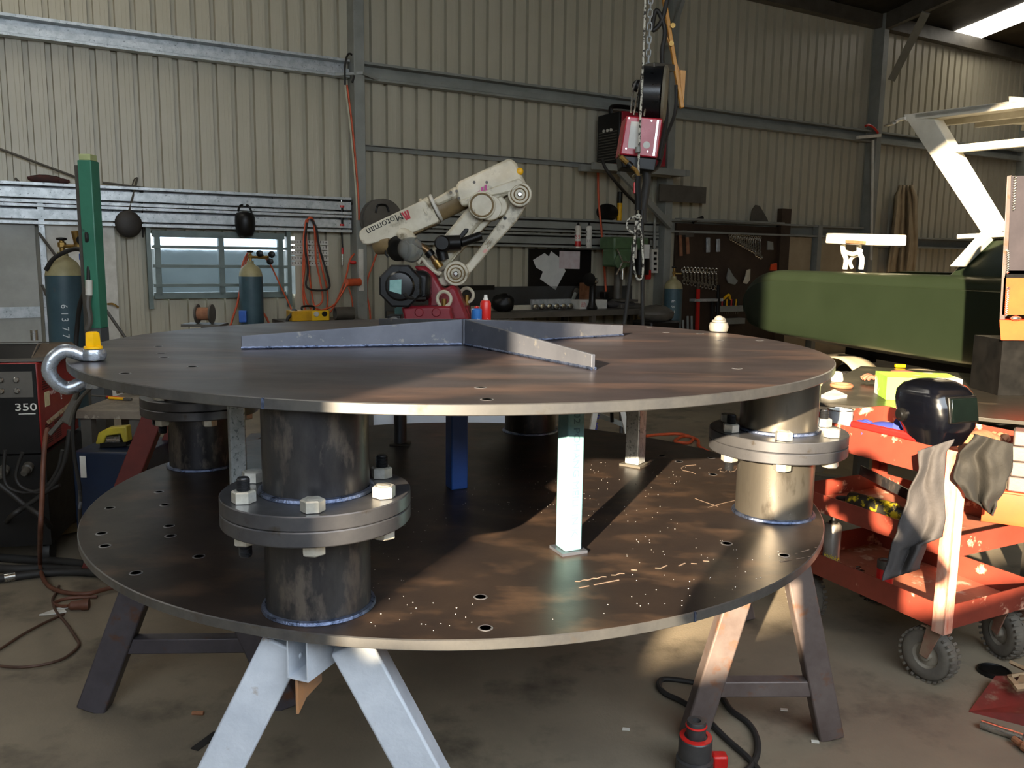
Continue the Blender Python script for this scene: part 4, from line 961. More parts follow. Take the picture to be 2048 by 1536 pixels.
for x, mt, lb, r_ in ((694, M_OHOSE, 'orange hose running up the left of the first column to the upper girt', .012), (690, mat('pale_hose', 'b7b49c', r=.5), 'pale hose running up the left of the first column beside the orange one', .011)):
    pts = [wp(x, 170, .22), wp(x+9, 240, .22), wp(x+17, 320, .22), wp(x+23, 400, .22), wp(x+24, 440, .22)]
    hose('riser_hose', lb, pts, r_, mt)
hose('dark_cable', 'dark cable loop over the upper girt left of the first column', [wp(690, 170, .2), wp(690, 130, .2), wp(697, 108, .18), wp(708, 115, .15), wp(712, 140, .2), wp(704, 165, .22)], .012, M_DCAB, 'cable')
MB().bar(wp(668, 149, .12), wp(726, 146, .24), .02, .03).put('steel_strap', M_COLUMN, None, 'grey steel strap tying the upper girt to the first column, left side', 'strap')
MB().bar(wp(724, 146, .24), wp(757, 160, .12), .02, .03).put('steel_strap', M_COLUMN, None, 'grey steel strap tying the upper girt to the first column, right side', 'strap')
# wall bench left (behind the plate), the yellow machine and odds on it
bs0, bs1 = sof(aw(560, 640, .4)), cols[2]-.1
wb_ = thing('work_bench', 'grey bench along the wall behind the plate under the chart', 'bench', P((bs0+bs1)/2, .4, 0))
BZ = .86
MB().box(P((bs0+bs1)/2, .42, BZ-.02), (bs1-bs0, .7, .04), rz3(pi/2-TH)).put('bench_top', M_DKSTEEL, wb_)
for s_ in (bs0+.06, bs1-.06):
    for n_ in (.12, .7): MB().box(P(s_, n_, (BZ-.04)/2), (.06, .06, BZ-.04), rz3(pi/2-TH)).put('leg', M_DKSTEEL, wb_)
M_YPNT = mat('yellow_machine_paint', 'd9a514', 'b98a12', r=.4, s=6)
ym = thing('yellow_welder', 'yellow portable welding box with two knobs on the wall bench', 'welder', P(sof(wp(618, 640, .45)), .45, BZ))
ys0, ys1, yz = sof(wp(580, 640, .45)), sof(wp(655, 640, .45)), wp(640, 621, .55).z
Rw = rz3(pi/2-TH)
MB().box(P((ys0+ys1)/2, .42, (BZ+yz)/2), (ys1-ys0, .24, yz-BZ), Rw).put('case', M_YPNT, ym, bevel=.01)
MB().box(P(ys0+(ys1-ys0)*.74, .545, (BZ+yz)/2), ((ys1-ys0)*.45, .012, (yz-BZ)*.92), Rw).put('front_panel', mat('bright_yellow_panel', 'efc01a', r=.4), ym, bevel=.003)
for f, mt in ((.62, M_WHITE), (.84, M_BLACK)): MB().lathe(P(ys0+(ys1-ys0)*f, .551, (BZ+yz)/2+.02), -WW, [(.03, 0), (.03, .015), (.024, .02)], 20).put('knob', mt, ym)
hd = P((ys0+ys1)/2, .42, yz)
MB().tube(smooth([hd-WU*.07, hd-WU*.06+UP*.04, hd+WU*.06+UP*.04, hd+WU*.07]), .012, 8).put('handle', M_BLACK, ym)
hose('dark_cable', 'thick dark cable arching from the yellow welding box', [P(ys0+.03, .45, yz), wp(592, 622, .5), wp(580, 632, .5), wp(574, 645, .5), wp(572, 700, .5)], .018, M_DCAB, 'cable')
pp_ = P(sof(wp(690, 635, .5)), .5, BZ+.075)
MB().lathe(pp_-WU*.12, WU, [(.062, 0), (.075, 0), (.075, .22), (.062, .22), (.06, .02)], 28, cap=False).put('pipe_offcut', M_DKSTEEL, None, 'short dark pipe offcut lying on the wall bench by the first column', 'pipe')
sp_ = ay(410, 650, 6.6)
sp_t = thing('cable_drum', 'small brown wooden cable drum behind the left rim of the upper plate', 'drum', V((sp_.x, sp_.y, 1.14)))
for d in (-.06, .05): MB().lathe(V((sp_.x+d, sp_.y, 1.14)), V((1, 0, 0)), [(.075, 0), (.075, .012)], 24).put('flange', M_DKSTEEL, sp_t)
MB().cyl(V((sp_.x-.05, sp_.y, 1.14)), V((sp_.x+.055, sp_.y, 1.14)), .05).put('core', M_LGLV, sp_t)
st_ = thing('steel_stand', 'dark stand under the small cable drum', 'stand', V((sp_.x, sp_.y, 0)))
MB().box((sp_.x, sp_.y, 1.055), (.3, .2, .02)).put('stand_top', M_DKSTEEL, st_); MB().cyl((sp_.x, sp_.y, .01), (sp_.x, sp_.y, 1.045), .03).put('stem', M_DKSTEEL, st_); MB().box((sp_.x, sp_.y, .006), (.3, .3, .012)).put('base', M_DKSTEEL, st_)
# ------------------------------------------------------------------ red welder, bench and blue cabinet at the left edge
M_WRED = mat('welder_red_side', '8f2421', '7b1f1d', r=.4, s=6)
Wc = ay(86, 905, 4.2)                               # lower front corner of the case
wd_, wl = V((-.2, .98, 0)), V((-.98, -.2, 0)); wz0, wz1 = ay(86, 905, 4.2).z, ay(86, 726, 4.2).z
wm = thing('welding_machine', 'big red and black welding machine at the left edge marked 350', 'welder', V((Wc.x-.3, Wc.y+.2, 0)))
def wq(l, d, z): return V((Wc.x, Wc.y, 0)) + wl*l + wd_*d + UP*z
MB().prism([wq(0, .0, wz0), wq(.48, .0, wz0), wq(.48, .62, wz0), wq(0, .62, wz0)], UP*(wz1-wz0)).put('case', M_WRED, wm, bevel=.008)
MB().prism([wq(.006, -.002, wz0), wq(.474, -.002, wz0), wq(.474, -.012, wz0), wq(.006, -.012, wz0)], UP*(wz1-wz0-.004)).put('front_panel', M_BLACK, wm)
MB().prism([wq(.02, -.012, wz1-.17), wq(.46, -.012, wz1-.17), wq(.46, -.018, wz1-.17), wq(.02, -.018, wz1-.17)], UP*.13).put('control_plate', M_DKSTEEL, wm)
for i in range(6):
    l, z = (.09, .16, .24)[i % 3], wz1-.08-.055*(i//3)
    MB().lathe(wq(l, -.018, z), -wd_, [(.014, 0), (.014, .012), (.01, .016)], 16).put('knob', M_CHROME if i != 2 else M_CANRED, wm)
text('350', .052, wq(.06, -.0125, wz0+.235), -wl, UP, M_WHITE, wm, wx=1.35)
MB().prism([wq(.018, -.0122, wz0+.2), wq(.095, -.0122, wz0+.2), wq(.095, -.0122, wz0+.204), wq(.018, -.0122, wz0+.204)], -wd_*.0006).put('model_underline', M_WHITE, wm)
text('POWERPLUS', .034, wq(-.001, .24, wz1-.18), wd_, UP, mat('pale_print', 'c9b3ac', r=.5), wm, wx=1.5)
MB().prism([wq(-.001, .075, wz0+.22), wq(-.001, .15, wz0+.22), wq(-.001, .15, wz0+.295), wq(-.001, .075, wz0+.295)], -wl*.001).put('warning_sticker', mat('cream_sticker', 'c9b98a', 'ddd2aa', r=.5, s=60), wm)
text('E', .055, wq(-.0015, .34, wz0+.235), wd_, UP, M_WHITE, wm)
for i in range(9):
    z = wz1-.04-.013*i; MB().bar(wq(-.001, .06, z), wq(-.001, .24, z), .003, .004).put('vent_slot', M_BLACK, wm)
for i in range(10):
    for d in (.06, .2): MB().bar(wq(-.001, d, wz0+.03+.011*i), wq(-.001, d+.1, wz0+.03+.011*i), .003, .004).put('vent_slot', M_BLACK, wm)
MB().prism([wq(-.02, -.03, .12), wq(.5, -.03, .12), wq(.5, .7, .12), wq(-.02, .7, .12)], UP*(wz0-.125)).put('trolley_base', M_BLACK, wm)
for l, d in ((0.02, .05), (.46, .05), (.02, .6), (.46, .6)):
    c = wq(l, d, .062); MB().lathe(c-wl*.02, wl, [(.03, 0), (.058, .002), (.06, .01), (.06, .03), (.058, .038), (.03, .04)], 24).put('castor', M_RUBBER, wm); MB().bar(c, c+UP*.07, .03, .02).put('castor_fork', M_DKSTEEL, wm)
for l, z in ((.06, .06), (.17, .07), (.28, .06)):
    MB().lathe(wq(l, -.03, wz0-z), -wd_-UP*.3, [(.025, 0), (.025, .03), (.018, .035), (.018, .07), (.012, .08)], 16).put('cable_plug', M_DKSTEEL, wm)
tp = thing('folded_steel_guard', 'dark folded steel guard lying on top of the big welding machine', 'guard', wq(.1, .3, wz1+.002))
g0, g1, g2, g3 = wq(.42, .0, wz1+.004), wq(-.02, .02, wz1+.004), wq(-.12, .5, wz1+.004), wq(.4, .5, wz1+.004)
MB().prism([g0, g1, g2, g3], UP*.006).put('flat', M_DKSTEEL, tp)
MB().prism([wq(.42, .1, wz1+.01), wq(.06, .12, wz1+.01), wq(.04, .2, wz1+.075), wq(.3, .2, wz1+.075)], wd_*.01).put('bent_lip', M_BLACK, tp)
MB().prism([wq(.05, .2, wz1+.08), wq(.3, .2, wz1+.08), wq(.28, .42, wz1+.06), wq(-.05, .42, wz1+.06)], UP*.005).put('top_face', M_DKSTEEL, tp)
MB().prism([wq(.06, .12, wz1+.01), wq(-.1, .42, wz1+.01), wq(-.05, .42, wz1+.06), wq(.05, .2, wz1+.078)], wl*.005).put('end_face', mat('brown_dusty_steel', '6a5b4a', '57493b', r=.6, s=8), tp)
MB().cyl(wq(.1, .3, wz1+.085), wq(.1, .3, wz1+.14), .018).put('stud', M_CHROME, tp)
# bench behind with pliers
M_WORN = mat('worn_bench_wood', '7c705f', '5d5346', r=.6, s=7, c='a39a86', cs=14, clo=.6, chi=.68)
lb0, lb1 = ay(150, 836, 4.75), ay(282, 822, 4.75)
lt = thing('side_bench', 'worn bench with pliers on it behind the left pillar', 'bench', V(((lb0.x+lb1.x)/2, 5.1, 0)))
zb3 = lb1.z
MB().box(((lb0.x+lb1.x)/2, 5.05, zb3-.025), (lb1.x-lb0.x, .6, .05)).put('bench_top', M_WORN, lt, bevel=.004)
for x in (lb0.x+.05, lb1.x-.05):
    for y in (4.8, 5.3): MB().box((x, y, (zb3-.05)/2), (.06, .06, zb3-.05)).put('leg', M_DKSTEEL, lt)
def ob(x, y): return az(x, y, zb3)
pl1 = thing('pliers', 'red and yellow handled pliers on the worn bench', 'pliers', ob(235, 800))
for d, mt in ((0, M_CANRED), (.02, M_YEL)): MB().tube(smooth([ob(214+d*200, 797+d*100)+UP*.01, ob(232, 799+d*80)+UP*.012, ob(250, 801)+UP*.01]), .008, 8).put('handle', mt, pl1)
MB().bar(ob(250, 801)+UP*.01, ob(264, 802)+UP*.01, .03, .014, w2=.01).put('jaw', M_DKSTEEL, pl1)
MB().tube(smooth([ob(234, 787)+UP*.01, ob(248, 786)+UP*.012, ob(272, 792)+UP*.01]), [.013]*7+[.006]*6, 8).put('steel_tool', M_CHROME, None, 'bright steel tool lying behind the pliers on the worn bench', 'tool')
MB().tube([ob(184, 793)+UP*.006, ob(216, 795)+UP*.006], .006, 6).put('screwdriver', M_DKSTEEL, None, 'thin dark screwdriver on the worn bench left of the pliers', 'screwdriver')
M_NAVY = mat('navy_cabinet', '13233b', '101d31', r=.4, s=6)
nb0, nb1 = ay(152, 1040, 4.25), ay(262, 1040, 4.25); nz1 = ay(200, 905, 4.25).z
nc = thing('blue_cabinet', 'low navy blue steel cabinet left of the pillars with a white label', 'cabinet', V(((nb0.x+nb1.x)/2, 4.45, .0)))
MB().prism([V((nb0.x, 4.25, .12)), V((nb1.x+.1, 4.25, .12)), V((nb1.x+.1, 4.65, .12)), V((nb0.x, 4.65, .12))], UP*(nz1-.12)).put('body', M_NAVY, nc, bevel=.008)
for x in (nb0.x+.05, nb1.x+.05):
    for y in (4.3, 4.6): MB().box((x, y, .062), (.05, .05, .118)).put('foot', M_BLACK, nc)
l0, l1 = ay(162, 955, 4.245), ay(171, 912, 4.245)
MB().prism([l0, V((l1.x, 4.245, l0.z)), V((l1.x, 4.245, l1.z)), V((l0.x, 4.245, l1.z))], V((0, -.002, 0))).put('label_strip', M_WHITE, nc)
yt = thing('yellow_tool', 'yellow power tool with a silver motor on the navy cabinet', 'power tool', V((ay(222, 880, 4.4).x, 4.4, nz1)))
def yq(x, y, d=0.): return ay(x, y, 4.35+d)
ydz = nz1+.002-yq(215, 892).z
MB().prism([yq(190, 888), yq(196, 866), yq(215, 856), yq(252, 853), yq(255, 884), yq(246, 886), yq(240, 868), yq(212, 872), yq(205, 890)], V((0, .06, 0))).put('tool_handle', mat('dusty_yellow_plastic', 'b3a02c', '8f8026', r=.5, s=9), yt, bevel=.006)
MB().cyl(yq(217, 880, .03), yq(244, 880, .03), .03).put('motor', M_CHROME, yt)
MB().prism([yq(200, 886), yq(252, 884), yq(252, 892), yq(200, 896)], V((0, .08, 0))).put('tool_base', M_BLACK, yt)
ec = thing('earth_clamp', 'dark earth clamp with a copper jaw hanging below the left shackle', 'clamp', ay(130, 850, 2.62))
MB().tube(smooth([ay(186, 772, 2.55), ay(165, 792, 2.56), ay(150, 815, 2.58), ay(140, 850, 2.6)]), .006, 8).put('lever', M_DKSTEEL, ec)
MB().bar(ay(152, 800, 2.6), ay(95, 846, 2.62), .010, .013, w2=.006).put('jaw', mat('copper_jaw', '9a7a58', 'c9c0b0', r=.3, me=.8, s=20), ec, bevel=.003)
MB().bar(ay(155, 806, 2.6), ay(100, 868, 2.62), .010, .013, w2=.008).put('lower_jaw', M_DKSTEEL, ec)
MB().bar(ay(158, 790, 2.6), ay(130, 846, 2.6), .014, .032).put('clamp_body', M_DKSTEEL, ec, bevel=.006)
MB().tube(smooth([ay(150, 812, 2.6), ay(146, 860, 2.6), ay(150, 920, 2.62), ay(160, 980, 2.65), ay(160, 1040, 2.7), az(162, 1100, .02)]), .006, 8).put('clamp_cable', M_DCAB, ec)
MB().tube(smooth([ay(150, 800, 2.6), ay(158, 780, 2.58), ay(172, 768, 2.57), ay(186, 772, 2.56)]), .007, 8).put('hanging_loop', M_DKSTEEL, ec)
# red A-frame trestle behind the left pillar
trestle('oxide red trestle standing behind the left pillar', -1.70, 4.1, .85, .40, rad(2), M_TRED, .5, .1, .33, False, gus=False)
# hoses and cables on the floor at the left
hose('air_line', 'dull orange hose hanging in front of the welder and curling over the floor', [ay(95, 858, 3.6), ay(90, 885, 3.55), ay(86, 940, 3.5), ay(84, 1000, 3.45), ay(81, 1060, 3.4), az(80, 1120, .08), az(84, 1150, .03), az(98, 1172, .02), az(130, 1185, .02), az(175, 1187, .02), az(212, 1178, .02), az(260, 1168, .02)], .0105, M_DHOSE)
hose('thin_cable', 'thin brown cable looping over the floor at the lower left', [az(118, 1172, .01), az(112, 1186, .01), az(105, 1200, .01), az(112, 1222, .01), az(135, 1250, .01), az(152, 1275, .01), az(158, 1288, .01), az(148, 1302, .01), az(120, 1320, .01), az(70, 1332, .01), az(20, 1334, .01), az(-30, 1325, .01), az(-30, 1312, .01), az(0, 1298, .01), az(40, 1272, .01), az(80, 1250, .01), az(110, 1236, .01), az(128, 1228, .01)], .006, mat('brown_cable', '4f3526', '3f2b20', r=.6, s=9), 'cable')
for i, (pts, r_, lb) in enumerate((
    ([(-40, 1112), (40, 1118), (110, 1122), (170, 1128), (240, 1135)], .022, 'thick black hose lying nearest the welder on the floor at the left'),
    ([(-40, 1134), (30, 1138), (90, 1136), (150, 1140), (240, 1150)], .022, 'thick black hose lying between two others on the floor at the left'),
    ([(-40, 1160), (10, 1156), (70, 1148), (120, 1144), (190, 1146), (250, 1160)], .02, 'black hose with a silver coupling on the floor at the left'))):
    hose('rubber_hose', lb, [az(x, y, .024) for x, y in pts], r_, M_RUBBER)
MB().cyl(az(8, 1156, .026), az(30, 1152, .026), .024).put('hose_coupling', M_CHROME, None, 'silver coupling on the black hose at the left edge', 'coupling')
for i, (pts, r_, lb) in enumerate((
    ([(10, 900), (8, 950), (18, 975), (50, 985), (90, 975), (115, 940), (125, 900)], .009, 'grey cable looping from the left plug of the welding machine'),
    ([(45, 905), (36, 930), (32, 955), (45, 975), (80, 985), (120, 970)], .009, 'grey cable looping from the middle plug of the welding machine'),
    ([(140, 860), (132, 910), (118, 950), (90, 985), (55, 1010), (20, 1035), (5, 1060)], .013, 'thick dark cable sagging from the side of the welding machine to the floor'),
    ([(-20, 955), (20, 985), (50, 1010), (90, 1040), (110, 1070)], .013, 'thick dark cable crossing the others below the welding machine'))):
    hose('welding_cable', lb, [ay(x, y, 3.95) if k < len(pts)-1 or i < 2 else az(x, y, .02) for k, (x, y) in enumerate(pts)], r_, M_DCAB, 'cable')
M_PLY = mat('dusty_plywood', '9c8a66', '7d6e52', r=.8, s=6)
MB().prism([az(118, 1036, .02), az(155, 1030, .02), az(160, 1062, .02), az(122, 1070, .02)], UP*.05).put('plywood_block', M_PLY, None, 'pale plywood block on the floor below the navy cabinet', 'wood block')
MB().prism([az(84, 985, .0), az(150, 960, .0), az(152, 985, .0), az(90, 1010, .0)], UP*.02).put('plank', M_PLY, None, 'dusty plank on the floor left of the navy cabinet', 'plank')
MB().prism([az(285, 925, .0), az(335, 918, .0), az(340, 945, .0), az(290, 955, .0)], UP*.03).put('cardboard_sheet', M_PLY, None, 'tan cardboard on the floor seen through the red trestle', 'cardboard')
pg = az(155, 1212, .022)
pg_ = thing('power_plug', 'brown round plug lying on the floor under the dull orange hose', 'plug', pg-UP*.022)
MB().lathe(pg-V((.04, 0, 0)), V((1, .25, 0)), [(.01, 0), (.02, .01), (.022, .05), (.026, .06), (.026, .085)], 20).put('plug_body', M_DHOSE, pg_)
MB().tube(smooth([pg-V((.04, 0, 0)), pg-V((.09, -.02, .01)), pg-V((.14, -.06, .014)), pg-V((.1, -.12, .014)), pg-V((-.02, -.14, .014))]), .008, 8).put('cord', M_DHOSE, pg_)
for x, y, s_ in ((108, 1226, 1.), (134, 1215, .7)):
    c = az(x, y, .004); MB().prism([c+V((-.05, -.03, 0))*s_, c+V((.0, -.02, 0))*s_, c+V((.05, .01, 0))*s_, c+V((.03, .03, 0))*s_, c+V((-.02, .02, 0))*s_], UP*.006).put('paper_scrap', M_WHITE, None, ('larger' if s_ == 1 else 'smaller')+' torn white paper scrap beside the brown plug', 'paper scrap')
c = az(398, 1423, .006); MB().cyl(c-V((.02, .01, 0)), c+V((.02, -.01, 0)), .008, n=10).put('cigarette_butt', M_LGLV, None, 'small tan butt on the floor behind the silver trestle', 'butt')
c = az(412, 1482, .003); MB().bar(c-V((.02, .05, 0)), c+V((.02, .05, 0)), .03, .004).put('rubber_strip', M_RUBBER, None, 'short black strip on the floor left of the silver trestle', 'strip')
# ------------------------------------------------------------------ white industrial robot arm on its red base
M_RWHITE = mat('grimy_cream_paint', 'd6cfba', 'c2b9a1', r=.42, s=6, c='6d6047', cs=8, clo=.55, chi=.7)
M_RBROWN = mat('greasy_brown_casting', '8f7a56', '6f5d40', r=.45, s=7)
M_RRED = mat('crimson_robot_base', '8e1f2c', '7c1b27', r=.38, s=5)
M_MOTOR = mat('black_motor', '0d0f12', '15171a', r=.3, s=8)
RY = 7.0
rb = thing('robot_arm', 'grimy cream industrial robot arm on a crimson base behind the plates', 'robot', V((ay(880, 640, RY).x, RY, 0)))
def zq(x, y): return (700+x/4, 300+y/4)          # coordinates taken in a fourfold enlargement
def rq(x, y, d=0.):
    p = ay(*zq(x, y), RY); p.y += d; return p
YV = V((0, 1, 0))
def slab_(name, px, d0, d1, mt, bev=.015, par=None): return MB().prism([rq(x, y, d0) for x, y in px], YV*(d1-d0)).put(name, mt, par or rb, bevel=bev)
def rcyl(name, x, y, r, d0, d1, mt, par=None, r2=None, n=28): return MB().lathe(rq(x, y, d0), YV, [(r-.006, 0), (r, .006), (r2 or r, d1-d0-.006), ((r2 or r)-.006, d1-d0)], n).put(name, mt, par or rb)
# wrist housing with the maker's name
wh = slab_('wrist_housing', [(90, 690), (95, 655), (125, 628), (590, 408), (615, 415), (722, 566), (716, 582), (500, 672), (160, 760), (120, 750), (98, 722)], -.11, .11, M_RWHITE, .03)
lw_ = slab_('wrist_shaded_underside', [(180, 740), (470, 672), (700, 575), (690, 600), (500, 690), (360, 735)], -.09, .09, M_RBROWN, .01)  # underside's shade painted as a brown slab below the housing
d_ = (rq(590, 410)-rq(125, 640)).normalized(); up_d = YV.cross(d_)*-1
if up_d.z < 0: up_d = -up_d
M_INK = mat('black_lettering', '1a1714', r=.6)
text('Motoman', .082, rq(292, 594, -.1108), -d_, -up_d, M_INK, wh, wx=1.0)
lg = rq(465, 528, -.1108); M_REDM = mat('red_mark', 'b3202c', r=.5)
for k in (-1, 0, 1):
    MB().prism([lg+d_*(.024*k-.008)+up_d*.035, lg+d_*(.024*k+.008)+up_d*.035, lg+d_*(.012*k+.008)-up_d*.035, lg+d_*(.012*k-.006)-up_d*.035], -YV*.0012).put('red_emblem', M_REDM, wh)
# turning collar, brown tube and elbow housing
for (x, y), r, mt, L in (((612, 492), .115, M_RWHITE, .03), ((648, 478), .105, M_RWHITE, .05), ((690, 462), .118, M_WHITE, .03)):
    MB().lathe(rq(x, y)-d_*L/2, d_, [(r-.01, 0), (r, .008), (r, L-.008), (r-.01, L)], 36).put('wrist_collar', mt, rb)
MB().lathe(rq(700, 480), d_, [(.095, 0), (.095, .3), (.12, .36)], 36).put('forearm_tube', M_RBROWN, rb)
slab_('forearm_cover', [(672, 402), (850, 298), (905, 330), (870, 385), (715, 455), (690, 440)], -.115, .09, M_RWHITE, .02)
eh = slab_('elbow_housing', [(850, 305), (878, 262), (1262, 85), (1300, 88), (1335, 125), (1360, 190), (1400, 262), (1432, 382), (1405, 412), (1330, 415), (1300, 350), (1180, 402), (960, 452), (905, 462), (868, 400)], -.14, .14, M_RWHITE, .03)
slab_('elbow_side_plate', [(885, 415), (1090, 330), (1350, 240), (1395, 275), (1300, 345), (1110, 385), (960, 450), (900, 455)], -.165, -.13, M_RWHITE, .012)
M_PINK = mat('magenta_sticker', 'b3127e', r=.4)
for x, y, h in ((1038, 350, 22), (1064, 330, 40), (1090, 316, 46)):
    MB().prism([rq(x-9, y-h/2+4, -.1665), rq(x+9, y-h/2-3, -.1665), rq(x+9, y+h/2-4, -.1665), rq(x-9, y+h/2+3, -.1665)], -YV*.001).put('magenta_mark', M_PINK, eh)
MB().ball(rq(1356, 185, -.13), .03, (1, .5, 1)).put('yellow_cap', M_YEL, eh)
for x, y in ((1000, 270), (1098, 270), (816, 350), (862, 340), (880, 395)): MB().lathe(rq(x, y, -.14), -YV, [(.012, 0), (.012, .008)], 6).put('bolt_head', M_DKSTEEL, eh)
# lower arm, joints and parallel link
la = slab_('lower_arm', [(925, 490), (985, 430), (1110, 520), (1040, 592), (960, 690), (745, 975), (690, 985), (600, 905), (605, 870), (720, 735)], -.10, .10, M_RWHITE, .025)
slab_('arm_side_rib', [(1040, 590), (1135, 520), (1150, 545), (1060, 640), (900, 800), (745, 975), (735, 960)], -.06, .12, M_RWHITE, .012)
rcyl('elbow_joint', 1175, 458, .085, -.13, .12, M_RWHITE); rcyl('elbow_joint', 1120, 470, .1, -.15, .1, M_RWHITE)
rcyl('elbow_joint', 1062, 452, .108, -.19, .1, M_RWHITE); MB().torus(rq(1062, 452, -.19), YV, .088, .008, 28, 8).put('joint_ring', M_RBROWN, rb)
slab_('parallel_link', [(1370, 378), (1425, 425), (1330, 575), (1130, 790), (985, 960), (935, 1012), (880, 960), (945, 905), (1030, 800), (1240, 510), (1305, 385)], -.05, .02, M_RWHITE, .012)
for x, y, r in ((1358, 366, .095), (858, 985, .098)):
    rcyl('link_pivot', x, y, r, -.16, .05, M_RWHITE)
    for q in (.072, .045): MB().torus(rq(x, y, -.16), YV, q, .006, 28, 6).put('pivot_ring', M_RBROWN, rb)
    rcyl('pivot_pin', x, y, .02, -.18, -.14, M_CHROME)
rcyl('pivot_bore', 1240, 548, .016, -.053, -.045, M_BLACK)
slab_('base_link', [(705, 1030), (810, 960), (880, 940), (930, 1000), (870, 1050), (770, 1085), (735, 1080)], -.08, .0, M_RWHITE, .012)
text('ZF', .05, rq(1110, 755, -.0515), (rq(1400, 420)-rq(900, 1000)).normalized(), up_d, M_RBROWN, rb)
MB().prism([rq(1060, 812, -.051), rq(1085, 790, -.051), rq(1105, 805, -.051), rq(1078, 830, -.051)], -YV*.001).put('pink_label', mat('faded_pink', 'd6a094', r=.6), rb)
# damper, bracket, white tubes
MB().cyl(rq(758, 750, -.2), rq(900, 745, -.2), .06).put('damper', M_BLACK, rb)
MB().lathe(rq(758, 750, -.27), YV, [(.05, 0), (.062, .01), (.062, .13), (.05, .14)], 24).put('damper_end', M_BLACK, rb)
MB().cyl(rq(900, 745, -.2), rq(1050, 690, -.15), .035).put('damper_rod', M_BLACK, rb)
MB().cyl(rq(740, 790, -.17), rq(762, 880, -.17), .045).put('black_sleeve', M_BLACK, rb)
slab_('dark_bracket', [(862, 712), (925, 632), (955, 632), (950, 660), (900, 715)], -.13, -.09, M_BLACK, .006)
MB().tube(smooth([rq(560, 905, -.15), rq(590, 870, -.15), rq(640, 925, -.15), rq(715, 985, -.15), rq(735, 970, -.15)]), .016, 8).put('guard_bar', M_RWHITE, rb)
MB().tube(smooth([rq(560, 905, -.05), rq(600, 880, -.05), rq(690, 960, -.05), rq(725, 990, -.05)]), .016, 8).put('guard_bar', M_RWHITE, rb)
# torch on the wrist
MB().lathe(rq(415, 665, -.13), rq(490, 705, -.16)-rq(415, 665, -.13), [(.04, 0), (.055, .03), (.055, .09), (.035, .15)], 20).put('torch_mount', M_RWHITE, rb)
MB().tube(smooth([rq(470, 692, -.15), rq(570, 760, -.16), rq(640, 812, -.16), rq(668, 848, -.16), rq(728, 930, -.16)]), [.028]*7+[.026]*7+[.022]*6+[.026]*5, 14).put('torch_neck', mat('bronze_torch', '8a6a45', '5d4a33', r=.35, me=.6, s=9), rb)
MB().cyl(rq(640, 812, -.16), rq(668, 848, -.16), .036).put('torch_collar', M_BLACK, rb)
MB().cyl(rq(700, 885, -.16), rq(735, 938, -.16), .034).put('torch_nozzle', M_BRASS, rb)
MB().lathe(rq(210, 760), rq(300, 755, -.05)-rq(210, 760), [(.04, 0), (.08, .02), (.08, .1), (.06, .16)], 24).put('wrist_motor', M_RBROWN, rb)
MB().cyl(rq(260, 760, -.05), rq(400, 790, -.1), .045).put('flange_shaft', M_DKSTEEL, rb)
MB().lathe(rq(400, 790, -.16), V((-.5, -1, 0)), [(.03, -.1), (.085, -.08), (.1, -.05), (.1, .0), (.07, .01), (.05, .012), (.02, .005)], 28).put('tool_flange', M_BLACK, rb)
MB().lathe(rq(470, 790, -.12), V((.5, -.8, -.1)), [(.08, 0), (.1, .04), (.1, .1), (.05, .16), (.02, .17)], 24, cap=True).put('clear_dome', mat('dusty_clear_plastic', 'cfd0c8', r=.15, trans=.75, ior=1.1), rb)
MB().tube(smooth([rq(300, 800, -.1), rq(300, 830, -.1), rq(320, 858, -.1)]), .008, 6).put('loose_wire', M_DCAB, rb)
# shoulder motor and red base
MB().lathe(rq(455, 1075, -.42), YV, [(.16, 0), (.175, .01), (.175, .06), (.16, .07)], 8, pi/8).put('motor_flange', M_MOTOR, rb, sharp=20)
MB().lathe(rq(455, 1075, -.45), YV, [(.06, 0), (.1, .004), (.115, .02), (.115, .06)], 32).put('motor_cap', M_MOTOR, rb)
slab_('motor_body', [(400, 965), (640, 960), (672, 1010), (672, 1175), (620, 1200), (420, 1190)], -.34, .1, M_MOTOR, .04)
MB().prism([rq(382, 1030, -.455), rq(470, 1022, -.455), rq(468, 1135, -.455), rq(380, 1110, -.455)], -YV*.002).put('motor_plate', mat('pale_teal_plate', '7fb0ac', '93c0bb', r=.4, s=30), rb)
MB().tube(smooth([rq(490, 1125, -.45), rq(510, 1155, -.44), rq(570, 1170, -.4), rq(640, 1172, -.36)]), .014, 8).put('motor_lead', M_DCAB, rb)
slab_('turret', [(520, 925), (640, 930), (705, 1010), (755, 1118), (800, 1085), (835, 1068), (870, 1110), (905, 1195), (945, 1285), (972, 1360), (640, 1360), (640, 1180), (600, 1000)], -.18, .14, M_RRED, .03)
slab_('base_ring', [(452, 1232), (838, 1230), (836, 1275), (862, 1365), (482, 1365)], -.34, -.1, M_RRED, .02)
slab_('base_ring', [(840, 1240), (945, 1240), (975, 1365), (845, 1365)], -.1, .2, M_RRED, .02)
for x in (590, 720): rcyl('socket_screw', x, 1278, .035, -.352, -.33, M_RRED, n=20)
for x, y, d in ((776, 1178, -.3), (928, 1166, .12)):
    MB().torus(rq(x, y, d), (.35, 1, 0), .058, .014, 28, 10).put('eye_bolt', M_RWHITE, rb)
    p = rq(x, y+58, d); MB().cyl(p-UP*.04, p+UP*.06, .02).put('eye_shank', M_BRASS, rb)
bx_ = rq(700, 1360); MB().box((bx_.x, RY, (bx_.z)/2), (.62, .56, bx_.z-.002)).put('pedestal', M_RRED, rb, bevel=.01)
wpn = MB(); a0, a1 = ay(735, 855, 6.3), ay(1012, 850, 6.3)
